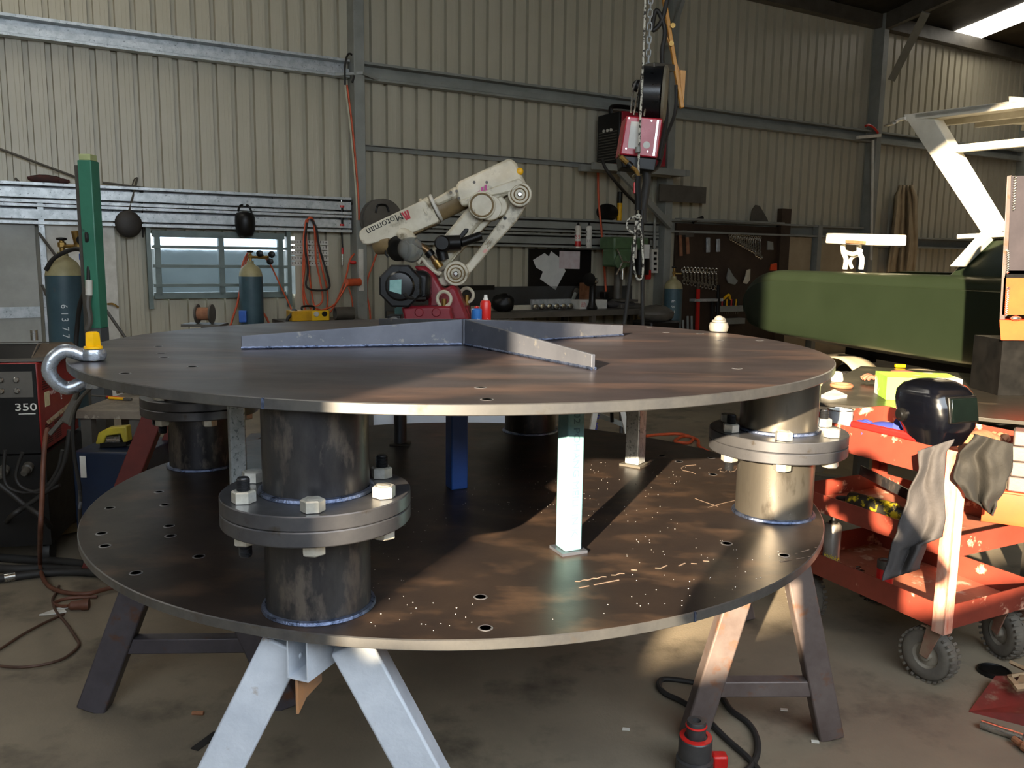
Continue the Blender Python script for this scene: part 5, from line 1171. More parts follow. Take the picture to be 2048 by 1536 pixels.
wpn.prism([V((a0.x, 6.3, .0)), V((a1.x, 6.3, .0)), V((a1.x, 6.3, ay(900, 822, 6.3).z+.05)), V((a0.x, 6.3, ay(900, 822, 6.3).z+.05))], V((0, .02, 0)))
wpn.put('white_board', mat('pale_blue_board', 'c9d3e0', 'd5d9de', r=.5, s=3), None, 'pale white board standing on edge in front of the robot pedestal, seen between the plates', 'board')
# cans standing on the upper plate behind the ribs
for px, lb, r_, h, mt, cm in (((953, 645), 'small blue and white spray can with a red top behind the steel ribs', .025, .075, mat('blue_can', '2f68a8', 'd5dde4', r=.35, s=30, lo=.55, hi=.6), M_CANRED), ((971, 644), 'red aerosol can with a white nozzle behind the steel ribs', .025, .125, mat('red_white_can', 'c8251f', 'd8d2ca', r=.35, s=26, lo=.62, hi=.66), M_WHITE)):
    can('aerosol_can', lb, 'aerosol can', az(*px, ZU), h, r_, mt, cm, 'cans on the upper plate', cap=.3 if h > .1 else .2)
# ------------------------------------------------------------------ bench along the back wall, right of the robot
kb0, kb1, kz = sof(aw(800, 615, .5)), cols[3]-.5, aw(1080, 622, .75).z
kb = thing('steel_bench', 'long steel bench along the back wall behind the robot', 'bench', P((kb0+kb1)/2, .45, 0))
Rw = rz3(pi/2-TH)
MB().box(P((kb0+kb1)/2, .45, kz-.04), (kb1-kb0, .75, .08), Rw).put('bench_top', M_DKSTEEL, kb, bevel=.004)
MB().box(P((kb0+kb1)/2, .03, aw(1080, 600, .03).z), (kb1-kb0, .03, .38), Rw).put('splashback', mat('dark_grey_sheet', '3d4040', '33302d', r=.5, s=2), kb)
for f in (.02, .35, .68, .98):
    for n in (.12, .78): MB().box(P(kb0+(kb1-kb0)*f, n, (kz-.08)/2), (.07, .07, kz-.08), Rw).put('leg', M_DKSTEEL, kb)
MB().box(P((kb0+kb1)/2, .45, .3), (kb1-kb0-.2, .6, .03), Rw).put('lower_shelf', M_DKSTEEL, kb)
def kp(x, n): return P(sof(aw(x, 615, n)), n, kz+.001)
def item(name, mb, mt, label, cat, **k): return mb.put(name, mt, None, label, cat, **k)
item('pale_bar', MB().box((kp(945, .45)+kp(1065, .45))/2+UP*.03, ((kp(945, .45)-kp(1065, .45)).length, .09, .06), Rw), M_RWHITE, 'long pale bar lying on the bench right of the robot', 'bar')
fx = thing('fixture', 'silver fixture bracket with round fittings on the back bench', 'fixture', kp(1102, .5))
MB().box(kp(1102, .5)+UP*.07, ((kp(1062, .5)-kp(1140, .5)).length, .06, .13), Rw).put('bracket', M_GALV, fx, bevel=.004)
for i in range(6): MB().lathe(kp(1068+14*i, .58)+UP*.045, -WW, [(.035, 0), (.038, .01), (.038, .05), (.02, .055)], 16).put('fitting', M_CHROME, fx)
tl = thing('torch', 'small grey torch leaning on the back bench', 'torch', kp(1145, .35))
MB().cyl(kp(1141, .4)+UP*.02, kp(1150, .3)+UP*.2, .025).put('torch_body', M_COLUMN, tl); MB().cyl(kp(1150, .3)+UP*.2, kp(1153, .28)+UP*.25, .035).put('torch_head', M_DKSTEEL, tl)
item('carton', MB().box(kp(1172, .2)+UP*.17, (.16, .12, .34), Rw), M_LGLV, 'small brown carton standing at the back of the bench', 'carton')
wbx = thing('box', 'low white box with a red mark on the back bench', 'box', kp(1178, .5))
MB().box(kp(1178, .5)+UP*.06, (.46, .2, .12), Rw).put('carton', M_WHITE, wbx); MB().box(kp(1158, .5)+UP*.06-WW*.101, (.08, .004, .07), Rw).put('red_mark', mat('red_print', 'b5655a', 'd8d5cb', r=.6, s=60), wbx)
gd = thing('angle_grinder', 'black angle grinder standing upright with a shiny head on the back bench', 'grinder', kp(1184, .7))
MB().lathe(kp(1184, .7), UP, [(.07, 0), (.075, .02), (.045, .09), (.042, .3), (.05, .33)], 20).put('grip', M_BLACK, gd)
MB().ball(kp(1184, .7)+UP*.38, .065, (1.2, .9, .8)).put('gear_head', M_CHROME, gd); MB().lathe(kp(1178, .72)+UP*.4, WU*-1+WW*-.4, [(.03, -.02), (.09, 0), (.09, .02), (.03, .03)], 24).put('guard', M_BLACK, gd)
item('black_bag', MB().ball(kp(1006, .62)+UP*.1, .14, (1.1, .7, .85)), M_BLACK, 'crumpled black bag on the bench right of the red aerosol can', 'bag', noise=.012)
item('rag_heap', MB().ball(kp(1240, .55)+UP*.05, .14, (1.6, .8, .4)), M_RAG, 'grey rag heaped on the bench below the drill press', 'rag', noise=.01)
item('dark_vice', MB().box(kp(1208, .4)+UP*.07, (.22, .16, .14), Rw).box(kp(1208, .4)+UP*.17, (.08, .12, .1), Rw), M_BLACK, 'dark bench vice beside the grinder', 'vice', bevel=.01)
item('dark_tray', MB().box(P(sof(aw(1115, 574, .05)), .05, aw(1115, 574, .05).z)-WU*1.4, (.75, .04, .06), Rw), M_BLACK, 'thin black tray standing on the splashback beside the black pin board', 'tray')
# pin board with papers, spray cans over it
n0 = .035
pb0, pb1 = aw(1059, 497, n0), aw(1181, 580, n0)
pbd = thing('pin_board', 'black pin board with three papers on the back wall', 'pin board', P((sof(pb0)+sof(pb1))/2, n0, pb1.z))
MB().box(P((sof(pb0)+sof(pb1))/2, .02, (pb0.z+pb1.z)/2), (sof(pb1)-sof(pb0), .03, pb0.z-pb1.z), Rw).put('board', M_BLACK, pbd)
M_PAPER = mat('paper', 'dcdcd6', 'cfcfc9', r=.7, s=5)
for k, (pp, nm) in enumerate(((((1066, 520), (1089, 506), (1111, 523), (1096, 549), (1072, 535)), 'paper_sheet'), (((1102, 502), (1119, 515), (1131, 542), (1111, 580), (1080, 558)), 'paper_sheet'), (((1119, 502), (1160, 503), (1159, 538), (1118, 537)), 'paper_sheet'))):
    MB().prism([aw(x, y, .04+.004*k) for x, y in pp], -WW*.001).put(nm, M_PAPER if k < 2 else mat('pinkish_paper', 'd8cdcb', 'cdb9b8', r=.7, s=9), pbd)
item('shelf_strip', MB().box(P((sof(aw(1168, 498, .1))), .1, aw(1168, 498, .1).z), (.6, .14, .02), Rw), M_DKSTEEL, 'thin dark shelf strip above the pin board holding two cans', 'shelf')
for x, lb in ((1155, 'black capped spray can with a red label above the pin board, left one'), (1177, 'black capped spray can with a mostly white label above the pin board, right one')):
    q = P(sof(aw(x, 497, .12)), .12, aw(1168, 498, .1).z+.011)
    c_ = can('spray_can', lb, 'spray can', q, .36, .045, mat('white_red_can', 'd9d3c6', 'c9c2b4', r=.4, s=20) if x == 1155 else M_WHITE, M_BLACK, 'spray cans above the pin board', cap=.2)
    f_ = (CAMP-q).xy.to_3d().normalized()
    if x == 1155:
        MB().lathe(q+UP*.02, UP, [(.0455, 0), (.0455, .075)], 28, cap=False).put('red_band', M_CANRED, c_); text('55', .075, q+UP*.15+f_*.0465, UP.cross(f_), UP, M_CANRED, c_)
    else: text('11', .06, q+UP*.1+f_*.0465, UP.cross(f_), UP, M_DKSTEEL, c_)
# on the girt ledge
gz_ = lz+.19+.19-.02
bgq = P(sof(aw(1214, 455, .08)), .08, gz_+.01)
item('tool_bag', MB().ball(bgq+UP*.12, 0.16, (1.25, .28, .75), R=Rw), M_BLACK, 'black bag sitting on the girt above the pin board', 'bag', noise=.004)
MB()
hh = thing('hammer', 'yellow and black handled tool standing upright on the girt', 'hammer', P(sof(aw(1238, 458, .06)), .06, gz_+.01))
q = P(sof(aw(1238, 458, .06)), .06, gz_+.01)
MB().cyl(q, q+UP*.26, .035).put('yellow_grip', M_YEL, hh); MB().cyl(q+UP*.26, q+UP*.42, .038).put('black_end', M_BLACK, hh)
hose('extension_lead', 'orange cord hanging down the back wall beside the spray cans', [aw(1196, 336, .12), aw(1197, 400, .12), aw(1202, 450, .14), aw(1206, 500, .14), aw(1211, 570, .14), aw(1213, 610, .3)], .016, M_OHOSE, 'cord')
# drill press beside the second column
dpn = .5
dq = P(sof(aw(1250, 620, dpn)), dpn, kz+.001)
dp = thing('drill_press', 'green drill press on the bench beside the second column', 'drill press', dq)
def dd(x, y, n=dpn): return aw(x, y, n)
MB().box(dq+UP*.03, (.42, .36, .06), Rw).put('base', M_DKSTEEL, dp, bevel=.01)
M_DGRN = mat('dull_green_casting', '4f6a48', '435a3e', r=.45, s=6)
cx_ = P(sof(dd(1243, 560))+.02, dpn-.1, 0); cz0, cz1 = kz+.06, dd(1243, 510).z
MB().cyl(cx_+UP*cz0, cx_+UP*cz1, .06).put('column', M_DKSTEEL, dp)
MB().box(P(sof(dd(1243, 560)), dpn+.05, dd(1243, 600).z), (.3, .3, .03), Rw).put('table', M_DKSTEEL, dp, bevel=.005)
z0_, z1_ = dd(1240, 535).z, dd(1240, 475).z
MB().box(P(sof(dd(1248, 500)), dpn, z0_+(z1_-z0_)*.8), (.62, .34, (z1_-z0_)*.42), Rw).put('belt_guard', M_DGRN, dp, bevel=.03)
MB().box(P(sof(dd(1232, 520)), dpn+.05, z0_+(z1_-z0_)*.32), (.36, .28, (z1_-z0_)*.6), Rw).put('head', M_DGRN, dp, bevel=.03)
MB().lathe(P(sof(dd(1220, 522)), dpn+.22, z0_+.08), -WW, [(.04, 0), (.1, .01), (.1, .03), (.03, .05)], 24).put('feed_hub', M_DGRN, dp)
for a in (0, 2.1, 4.2):
    o = P(sof(dd(1220, 522)), dpn+.28, z0_+.08); MB().cyl(o, o+WU*.2*cos(a)+UP*.2*sin(a), .012).put('feed_handle', M_CHROME, dp)
for x, n in ((1250, .2), (1275, .2)): MB().box(P(sof(dd(x, 503)), dpn+.2, dd(x, 503).z), (.1, .006, .19), Rw).put('label_plate', M_PAPER, dp)
MB().cyl(P(sof(dd(1285, 520)), dpn-.05, z0_-.1), P(sof(dd(1285, 520)), dpn-.05, z1_), .13).put('motor', M_BLACK, dp)
MB().cyl(P(sof(dd(1240, 560)), dpn+.05, z0_-.16), P(sof(dd(1240, 560)), dpn+.05, z0_), .035).put('chuck', M_CHROME, dp)
# outlets on the second column
for y, lb in ((512, 'upper'), (533, 'lower')):
    p = aw(1308, y, .24); o_ = thing('power_outlet', lb+' white double outlet on the left of the second column', 'outlet', p-UP*.11)
    MB().box(P(sof(p), .24, p.z), (.12, .05, .19), Rw).put('face_plate', M_WHITE, o_, bevel=.006)
    for k in (-.04, .04): MB().box(P(sof(p)+.0, .267, p.z+k), (.05, .01, .04), Rw).put('socket', M_BLACK, o_)
item('conduit', MB().cyl(aw(1309, 506, .2), aw(1310, 420, .2), .02), M_COLUMN, 'grey conduit running up from the outlets left of the second column', 'conduit')
item('plug', MB().box(aw(1294, 549, .3), (.1, .08, .14), Rw), M_CANRED, 'red plug hanging below the outlets', 'plug', bevel=.01)
item('dark_plank', MB().box((aw(1318, 388, .26)+aw(1411, 388, .26))/2, ((aw(1318, 388, .26)-aw(1411, 388, .26)).length, .03, .24), Rw), M_DKSTEEL, 'dark board fixed across the second column', 'board')
# wall bracket with the second red welder
sh0, sh1 = aw(1196, 333, .9), aw(1318, 338, .3)
bkt = thing('shelf_bracket', 'grey steel shelf bracket on the second column carrying a red welder', 'bracket', aw(1290, 450, .25))
bz = aw(1240, 336, .55).z
ba, bb_ = P(sof(aw(1185, 336, .55)), .55, bz), P(cols[3], .55, bz)
MB().bar(ba, bb_, .06, .09).put('arm', M_COLUMN, bkt); MB().bar(ba-WW*-.0+WW*.3, bb_+WW*.3, .06, .09).put('arm', M_COLUMN, bkt)
MB().bar(P(sof(aw(1238, 352, .55)), .55, bz-.04), P(cols[3]-.02, .3, aw(1322, 452, .3).z), .05, .09).put('brace', M_COLUMN, bkt)
MB().bar(P(cols[3], .2, bz), P(cols[3], .6, bz), .06, .08).put('fixing', M_COLUMN, bkt)
m0, mz0, mz1 = sof(aw(1194, 330, .17)), bz+.046, aw(1215, 226, .4).z
w2 = thing('welding_machine', 'red and black welding machine on the wall bracket behind the hanging feeder', 'welder', P(m0+.4, .42, mz0))
MB().box(P(m0+.42, .42, (mz0+mz1)/2), (.8, .5, mz1-mz0), Rw).put('case', M_RRED, w2, bevel=.02)
MB().box(P(m0+.005, .42, (mz0+mz1)/2), (.04, .49, (mz1-mz0)*.97), Rw).put('front', M_BLACK, w2, bevel=.015)
for i in range(11): MB().box(P(m0-.018, .42, mz0+.06+.037*i), (.006, .4, .012), Rw).put('louvre', M_DKSTEEL, w2)
MB().tube(smooth([P(m0+.03, .42, mz1-.02), P(m0+.06, .42, mz1+.09), P(m0+.5, .42, mz1+.09), P(m0+.56, .42, mz1-.02)]), .03, 8).put('handle', M_BLACK, w2)
for k in range(3): MB().lathe(P(m0-.014, .5-.08*k, mz0+(mz1-mz0)*.66), -WU, [(.02, 0), (.02, .02)], 14).put('knob', M_WHITE, w2)
hose('welding_cable', 'dark cable drooping from the bracket welder to the drill press', [aw(1204, 318, .75), aw(1212, 338, .8), aw(1230, 362, .8), aw(1250, 385, .7), aw(1275, 410, .6)], .022, M_DCAB, 'cable')
# ------------------------------------------------------------------ wire feeder hung on a chain
M_FRED = mat('red_feeder_box', 'b5283a', 'a32233', r=.3, s=6)
HY = 6.5
def hq(x, y, d=0.):
    return ay(x, y, HY+d)
fd = thing('wire_feeder', 'red wire feeder with a black spool cover hanging on a chain', 'wire feeder', hq(1283, 330))
q4 = [(1253, 231), (1326, 237), (1315, 316), (1240, 309)]
MB().prism([hq(*p) for p in q4], YV*.3).put('feeder_box', M_FRED, fd, bevel=.01)
MB().prism([hq(1262, 243, -.002), hq(1281, 244, -.002), hq(1276, 298, -.002), hq(1255, 296, -.002)], -YV*.002).put('pale_label', M_PAPER, fd)
MB().lathe(hq(1293, 290, -.001), -YV, [(.026, 0), (.026, .002)], 24).put('round_label', M_PAPER, fd)
MB().prism([hq(1314, 240, -.002), hq(1318, 240, -.002), hq(1309, 312, -.002), hq(1305, 312, -.002)], -YV*.003).put('edge_trim', M_CHROME, fd)
for p in ((1258, 236), (1252, 297), (1303, 242), (1295, 303)): MB().lathe(hq(*p), -YV, [(.008, 0), (.007, .004)], 10).put('screw', M_CHROME, fd)
MB().prism([hq(1241, 310), hq(1314, 317), hq(1310, 342), hq(1244, 335)], YV*.28).put('drive_box', M_BLACK, fd, bevel=.008)
# spool cover: black drum with a dusty rim
sa = (V((.985, -.21, -.05))).normalized(); sc_ = hq(1304, 188, .15)
MB().lathe(sc_-sa*.09, sa, [(.12, 0), (.19, .006), (.2, .02), (.2, .16), (.19, .17)], 40).put('spool_cover', M_MOTOR, fd)
MB().lathe(sc_+sa*.081, sa, [(.15, 0), (.206, .0), (.206, .02), (.18, .03)], 40).put('dusty_rim', mat('dusty_grey_cover', '77705f', '655f50', r=.7, s=9), fd)
MB().bar(hq(1296, 134, .1), hq(1338, 138, .25), .12, .05).put('top_bracket', M_DKSTEEL, fd, bevel=.008)
for pts in (((1262, 226), (1266, 180), (1274, 160)), ((1288, 232), (1293, 190), (1284, 172)), ((1268, 230), (1273, 200), (1280, 165))):
    MB().tube(smooth([hq(*p, .02) for p in pts]), .008, 8).put('frame_rod', M_CHROME, fd)
MB().ball(hq(1276, 172, .06), .045, (1, 1, 1)).put('wire_guide', M_BLACK, fd)
MB().tube(smooth([hq(1290, 330, .1), hq(1294, 360, .1), hq(1290, 390, .1), hq(1286, 420, .1), hq(1287, 445, .1)]), .032, 12).put('lead_sleeve', M_RUBBER, fd)
# chain links: alternate planes
ch = thing('hoist_chain', 'grey steel chain holding the wire feeder', 'chain', hq(1297, 130, .15))
def link(c, dirv, side, L, W, r):
    pts = []
    for i in range(24):
        a = 2*pi*i/24; x, y = cos(a), sin(a)
        pts.append(c + side*(W*x) + dirv*((L-W)*(1 if y > 0 else -1) + W*y))
    return MB().tube(pts, r, 8, closed=True)
p0, p1 = hq(1296, 132, .17), hq(1303, -40, .17); n = 13; dv = (p1-p0).normalized(); sp = (p1-p0).length/n
for i in range(n+1):
    sd_ = dv.cross(YV).normalized() if i % 2 == 0 else YV
    link(p0+dv*sp*i, dv, sd_, sp*.62, sp*.33, sp*.11).put('chain_link', M_GALV, ch)
rope = thing('rope', 'black and white flecked rope hanging beside the chain and knotted below the feeder', 'rope', hq(1275, 570, -.04))
M_ROPE = mat('flecked_rope', 'c9c6b8', '35322d', r=.8, s=40, lo=.48, hi=.54)
def rp(pts, r=.0085): MB().tube(smooth([hq(x, y, -.05) for x, y in pts]), r, 8).put('rope_strand', M_ROPE, rope)
rp([(1291, -20), (1288, 80), (1285, 150), (1281, 230), (1278, 300), (1277, 350), (1279, 390), (1277, 420), (1275, 435)])
rp([(1275, 435), (1262, 436), (1254, 446), (1256, 458), (1266, 466), (1274, 470), (1277, 455), (1274, 440)])
rp([(1272, 440), (1270, 470), (1267, 510), (1269, 540), (1274, 557), (1282, 557), (1286, 540), (1285, 500), (1281, 460), (1279, 440)])
MB().ball(hq(1276, 434, -.05), .03, (1, 1, .8)).put('rope_knot', M_ROPE, rope, noise=.002)
MB().cyl(hq(1276, 305, -.06), hq(1276, 294, -.06), .02).put('rope_clamp', M_COLUMN, rope)
to = thing('welding_torch', 'hand welding torch with a bent brass neck hooked under the feeder', 'welding torch', hq(1270, 380, -.08))
MB().tube(smooth([hq(1236, 308, -.1), hq(1248, 320, -.1), hq(1260, 331, -.1), hq(1272, 341, -.1), hq(1277, 355, -.1)]), [.004]*3+[.02]*9+[.016]*13, 10).put('neck', M_BRASS, to)
MB().cyl(hq(1255, 326, -.1), hq(1263, 333, -.1), .024).put('insulator', M_BLACK, to)
MB().tube(smooth([hq(1277, 352, -.1), hq(1275, 375, -.1), hq(1277, 400, -.1), hq(1276, 420, -.1)]), .026, 10).put('handle', M_BLACK, to)
MB().box(hq(1270, 376, -.1), (.025, .03, .08)).put('trigger', M_CANRED, to, bevel=.004)
MB().torus(hq(1270, 353, -.11), YV, .016, .004, 16, 6, arc=.8).put('carabiner', M_CHROME, to)
for pts, lb in (([(1276, 400), (1274, 440), (1262, 540), (1251, 630), (1246, 668), (1243, 760)], 'black welding lead slanting down left from the rope knot'), ([(1284, 420), (1284, 470), (1285, 560), (1285, 620), (1286, 668), (1286, 760)], 'black welding lead hanging straight down right of the rope loop')):
    q_ = [hq(x, y, -.02) for x, y in pts]; q_ += [V((q_[-1].x, HY-.1, .35)), V((q_[-1].x+.02, HY-.2, .03)), V((q_[-1].x+.3, HY-.3, .025))]
    hose('welding_cable', lb, q_, .0155, M_RUBBER, 'cable', k=8)
hose('dark_cable', 'dark cables looping behind the chain near the top', [hq(1338, -20, .4), hq(1324, 40, .4), hq(1305, 60, .4), hq(1313, 20, .4), hq(1330, 60, .4), hq(1324, 110, .4), hq(1330, 180, .45), hq(1332, 240, .4), hq(1318, 320, .3)], .018, M_DCAB, 'cable')
hose('dark_cable', 'dark cable dropping from the feeder along the second column', [hq(1352, 170, .5), hq(1350, 225, .5), hq(1330, 280, .4), hq(1318, 330, .3), hq(1300, 345, .2)], .014, M_DCAB, 'cable')
M_YJIB = mat('yellow_jib', 'c98a1a', 'b57a17', r=.45, s=6)
yj = thing('yellow_jib', 'yellow hoist jib arm slanting down beside the chain', 'jib', hq(1350, 100, .6))
MB().bar(hq(1322, -40, .6), hq(1364, 216, .6), .03, .05, YV).put('arm', M_YJIB, yj, bevel=.004)
MB().prism([hq(1361, 140, .58), hq(1372, 141, .58), hq(1367, 215, .58), hq(1362, 216, .58)], YV*.05).put('end_plate', M_YJIB, yj)
MB().prism([hq(1330, 60, .6), hq(1342, 90, .6), hq(1366, 160, .6), hq(1360, 165, .6)], YV*.03).put('web', M_YJIB, yj)
for p in ((1345, 52), (1342, 88)): MB().lathe(hq(*p, .57), -YV, [(.02, 0), (.02, .02)], 12).put('bolt', M_BRASS, yj)
# ------------------------------------------------------------------ tool board right of the second column
tb0, tb1 = aw(1352, 452, .04), aw(1545, 660, .04)
M_TBRD = mat('brown_tool_board', '3c2d20', '31251b', r=.7, s=3)
tbd = thing('tool_board', 'dark brown tool board on the back wall hung with spanners', 'tool board', P((sof(tb0)+sof(tb1))/2, .04, aw(1450, 690, .04).z))
zt0, zt1 = .05, aw(1400, 448, .04).z
MB().box(P((sof(tb0)+sof(tb1))/2, .03, (zt0+zt1)/2), (sof(tb1)-sof(tb0), .04, zt1-zt0), Rw).put('board', M_TBRD, tbd)
MB().box(P(sof(tb1)+.1, .06, (zt0+zt1+.3)/2), (.22, .1, zt1+.3-zt0), Rw).put('side_post', M_TBRD, tbd)
MB().box(P((sof(tb0)+sof(tb1))/2, .09, zt1+.06), (sof(tb1)-sof(tb0), .16, .03), Rw).put('top_shelf', M_COLUMN, tbd)
for y in (617, 642):
    q = aw(1460, y, .1); MB().box(P(sof(q), .1, q.z), (.55, .12, .09), Rw).put('tool_rack', M_COLUMN, tbd)
def spanner(x, y0, y1, lb, grp, k=1.):
    n = .075; a, b = aw(x, y0, n), aw(x+2, y1, n)
    t = thing('spanner', lb, 'spanner', b, grp); L = (a-b).length
    dv = (a-b).normalized()
    MB().bar(b+dv*.03, a-dv*.03, .03*k, .012, WW).put('shank', M_CHROME, t, bevel=.002)
    MB().torus(b+dv*.03, WW, .03*k, .011, 16, 6).put('ring_end', M_CHROME, t)
    MB().torus(a-dv*.03, WW, .03*k, .012, 16, 6, arc=.8).put('open_end', M_CHROME, t)
ordw = ['first', 'second', 'third', 'fourth', 'fifth', 'sixth', 'seventh', 'eighth', 'ninth', 'tenth', 'eleventh', 'twelfth', 'thirteenth', 'fourteenth']
for i in range(14):
    x = 1460+4.6*i; spanner(x, 468+.4*i, 480+2.6*i+(4 if i > 10 else 0), 'spanner in the upper graded row of the tool board, %s from the short end' % ordw[i], 'upper row of spanners')
for i in range(10):
    x = 1367+7.2*i; spanner(x, 536+.3*i, 567+1.4*i, 'long spanner in the lower row of the tool board, %s from the column' % ordw[i], 'lower row of spanners', 1.3)
for x, y0, y1, lb in ((1362, 466, 512, 'wooden handled hammer hanging left on the tool board'), (1376, 470, 508, 'second hammer from the column on the tool board')):
    t = thing('hammer', lb, 'hammer', aw(x, y1, .09)); MB().cyl(aw(x, y1, .09), aw(x-2, y0, .09), .028).put('handle', M_LGLV, t)
    MB().bar(aw(x-8, y0, .09), aw(x+9, y0-1, .09), .07, .07).put('head', M_DKSTEEL, t)
for x, y0, y1, lb in ((1416, 475, 505, 'pale clamp tool hanging between hammers and spanners'), (1436, 478, 504, 'short bright file hanging left of the graded spanners')):
    MB().bar(aw(x, y0, .08), aw(x, y1, .08), .07, .03, WW).put('hand_tool', M_GALV, None, lb, 'tool', bevel=.008)
for (pts, nm, lb, mt) in (([(1456, 536), (1465, 552), (1474, 562), (1468, 570), (1455, 566), (1452, 556)], 'trowel', 'grey trowel hanging on the tool board right of the long spanners', M_COLUMN), ([(1492, 540), (1499, 538), (1498, 560), (1492, 568), (1485, 566), (1490, 552)], 'snips', 'pale tin snips hanging at the right of the tool board', M_RWHITE), ([(1534, 482), (1544, 484), (1545, 500), (1533, 500)], 'scraper', 'small scraper hanging right of the graded spanners', M_COLUMN), ([(1541, 528), (1552, 526), (1552, 541), (1538, 541)], 'orange_tape', 'orange tape measure on the right post of the tool board', M_ORANGE)):
    MB().prism([aw(x, y, .08 if x < 1530 else .13) for x, y in pts], -WW*.025).put(nm, mt, None, lb, nm.replace('_', ' '), bevel=.004)
MB().prism([aw(x, y, .08) for x, y in ((1500, 445), (1503, 420), (1510, 410), (1518, 412), (1532, 436), (1536, 446))], -WW*.02).put('grey_blade', M_DKSTEEL, None, 'dark fin shaped plate standing on the shelf above the tool board', 'plate')
MB().tube([aw(1386, 444, .1), aw(1405, 435, .1)], .03, 8).put('clamp_tool', M_BLACK, None, 'short black tool lying on the shelf above the tool board', 'tool')
rpl = thing('pinch_bar', 'bright red upright bar leaning on the tool board', 'bar', aw(1395, 690, .16))
MB().bar(aw(1394, 690, .16), aw(1396, 578, .14), .06, .03, WW).put('bar', M_CANRED, rpl); MB().bar(aw(1396, 578, .14), aw(1396, 568, .14), .05, .025, WW).put('tip', M_DKSTEEL, rpl)
for x0, y0, x1, y1, lb in ((1437, 570, 1435, 690, 'tall black bar leaning on the tool board'), (1366, 640, 1368, 700, 'first thin steel bar leaning below the long spanners'), (1375, 632, 1376, 700, 'second thin steel bar leaning below the long spanners'), (1383, 632, 1384, 700, 'third thin steel bar leaning below the long spanners'), (1425, 600, 1424, 690, 'thin grey rod leaning left of the tall black bar')):
    MB().cyl(aw(x1, y1, .2), aw(x0, y0, .14), .028 if 'black' in lb else .018, n=10).put('steel_bar', M_BLACK if 'black' in lb else M_COLUMN, None, lb, 'bar')
for i in range(8):
    q = aw(1444+4.6*i, 612, .1); t = thing('screwdriver', 'screwdriver in the rack of the tool board, %s from the black bar' % ordw[i], 'screwdriver', q, 'screwdrivers in the rack')
    MB().cyl(q, q+UP*.11, .014, n=10).put('handle', (M_CANRED, M_BLACK, M_YEL, M_BLACK)[i % 4], t); MB().cyl(q-UP*.13, q, .006, n=6).put('blade', M_CHROME, t)
MB().tube(smooth([aw(1447, 598, .1), aw(1452, 593, .1), aw(1458, 590, .1), aw(1460, 600, .1)]), .02, 8).put('yellow_clamp', M_YEL, None, 'yellow handled clamp above the screwdriver rack', 'clamp')
MB().box(aw(1412, 600, .1), (.6, .14, .04), Rw).put('bright_tray', M_GALV, None, 'bright metal tray fixed to the tool board below the long spanners', 'tray')
md = thing('mower_motor', 'dark machine standing left of the third gas cylinder', 'machine', P(sof(aw(1312, 640, 1.25)), 1.25, 0))
q = P(sof(aw(1312, 640, 1.25)), 1.25, 0); MB().box(q+UP*.4, (.5, .4, .8), Rw).put('body', M_BLACK, md, bevel=.03); MB().ball(q+UP*.88, .2, (1.2, .8, .6)).put('cover', M_DKSTEEL, md, noise=.01)
# doors, cupboard and hanging canvas to the right
e0, e1 = aw(1557, 470, .03), aw(1622, 470, .03)
dd2 = MB().box(P((sof(e0)+sof(e1))/2, .03, 1.0), (sof(e1)-sof(e0), .05, 2.0), Rw).put('door_2', mat('buff_door', 'a8987c', '9b8b70', r=.5, s=3), kind='structure'); WPOS[dd2.name] = V((0, 0, 0))
e0, e1 = aw(1640, 500, .03), aw(1712, 500, .03)
dd3 = MB().box(P((sof(e0)+sof(e1))/2, .03, .95), (sof(e1)-sof(e0), .05, 1.9), Rw).put('door_3', bpy.data.materials['buff_door'], kind='structure'); WPOS[dd3.name] = V((0, 0, 0))
MB().box(P(sof(aw(1630, 500, .05)), .08, 1.1), (.1, .12, 2.2), Rw).put('door_jamb', M_COLUMN, dd3)
M_CANV = mat('beige_canvas', 'a8987c', '8f8168', r=.85, s=4, bump=.2, bs=20)
def canv(u, v):
    a, b = pathx([(0, 1798, 1826), (.15, 1790, 1834), (.6, 1783, 1835), (1, 1774, 1830)], v)
    return aw(a+(b-a)*u, 370+178*v, .12+.05*sin(9*u+2*v)+.04*sin(23*u-3*v)+.02)
MB().grid(canv, 30, 24).put('hanging_canvas', M_CANV, None, 'beige folded canvas hanging on the wall behind the boat', 'canvas', sol=.02, sharp=70)
hose('red_cord', 'short red cord looped at the third column', [aw(1731, 252, .3), aw(1738, 250, .3), aw(1748, 256, .3), aw(1756, 266, .3)], .02, M_CANRED, 'cord')
MB().bar(aw(1715, 275, .3), aw(1760, 271, .3), .05, .05).put('pale_stick', M_WHITE, None, 'pale stick fixed across the third column', 'stick')
item('conduit', MB().cyl(aw(1746, 280, .26), aw(1742, 520, .26), .025), M_WHITE, 'pale conduit running down the third column', 'conduit')
hose('dark_cable', 'pale cables running from the third column to the boat roof frame', [aw(1769, 252, .3), bpx(1782, 248)-BS*.0, bpx(1798, 240), bpx(1812, 236)], .015, M_WHITE, 'cable')
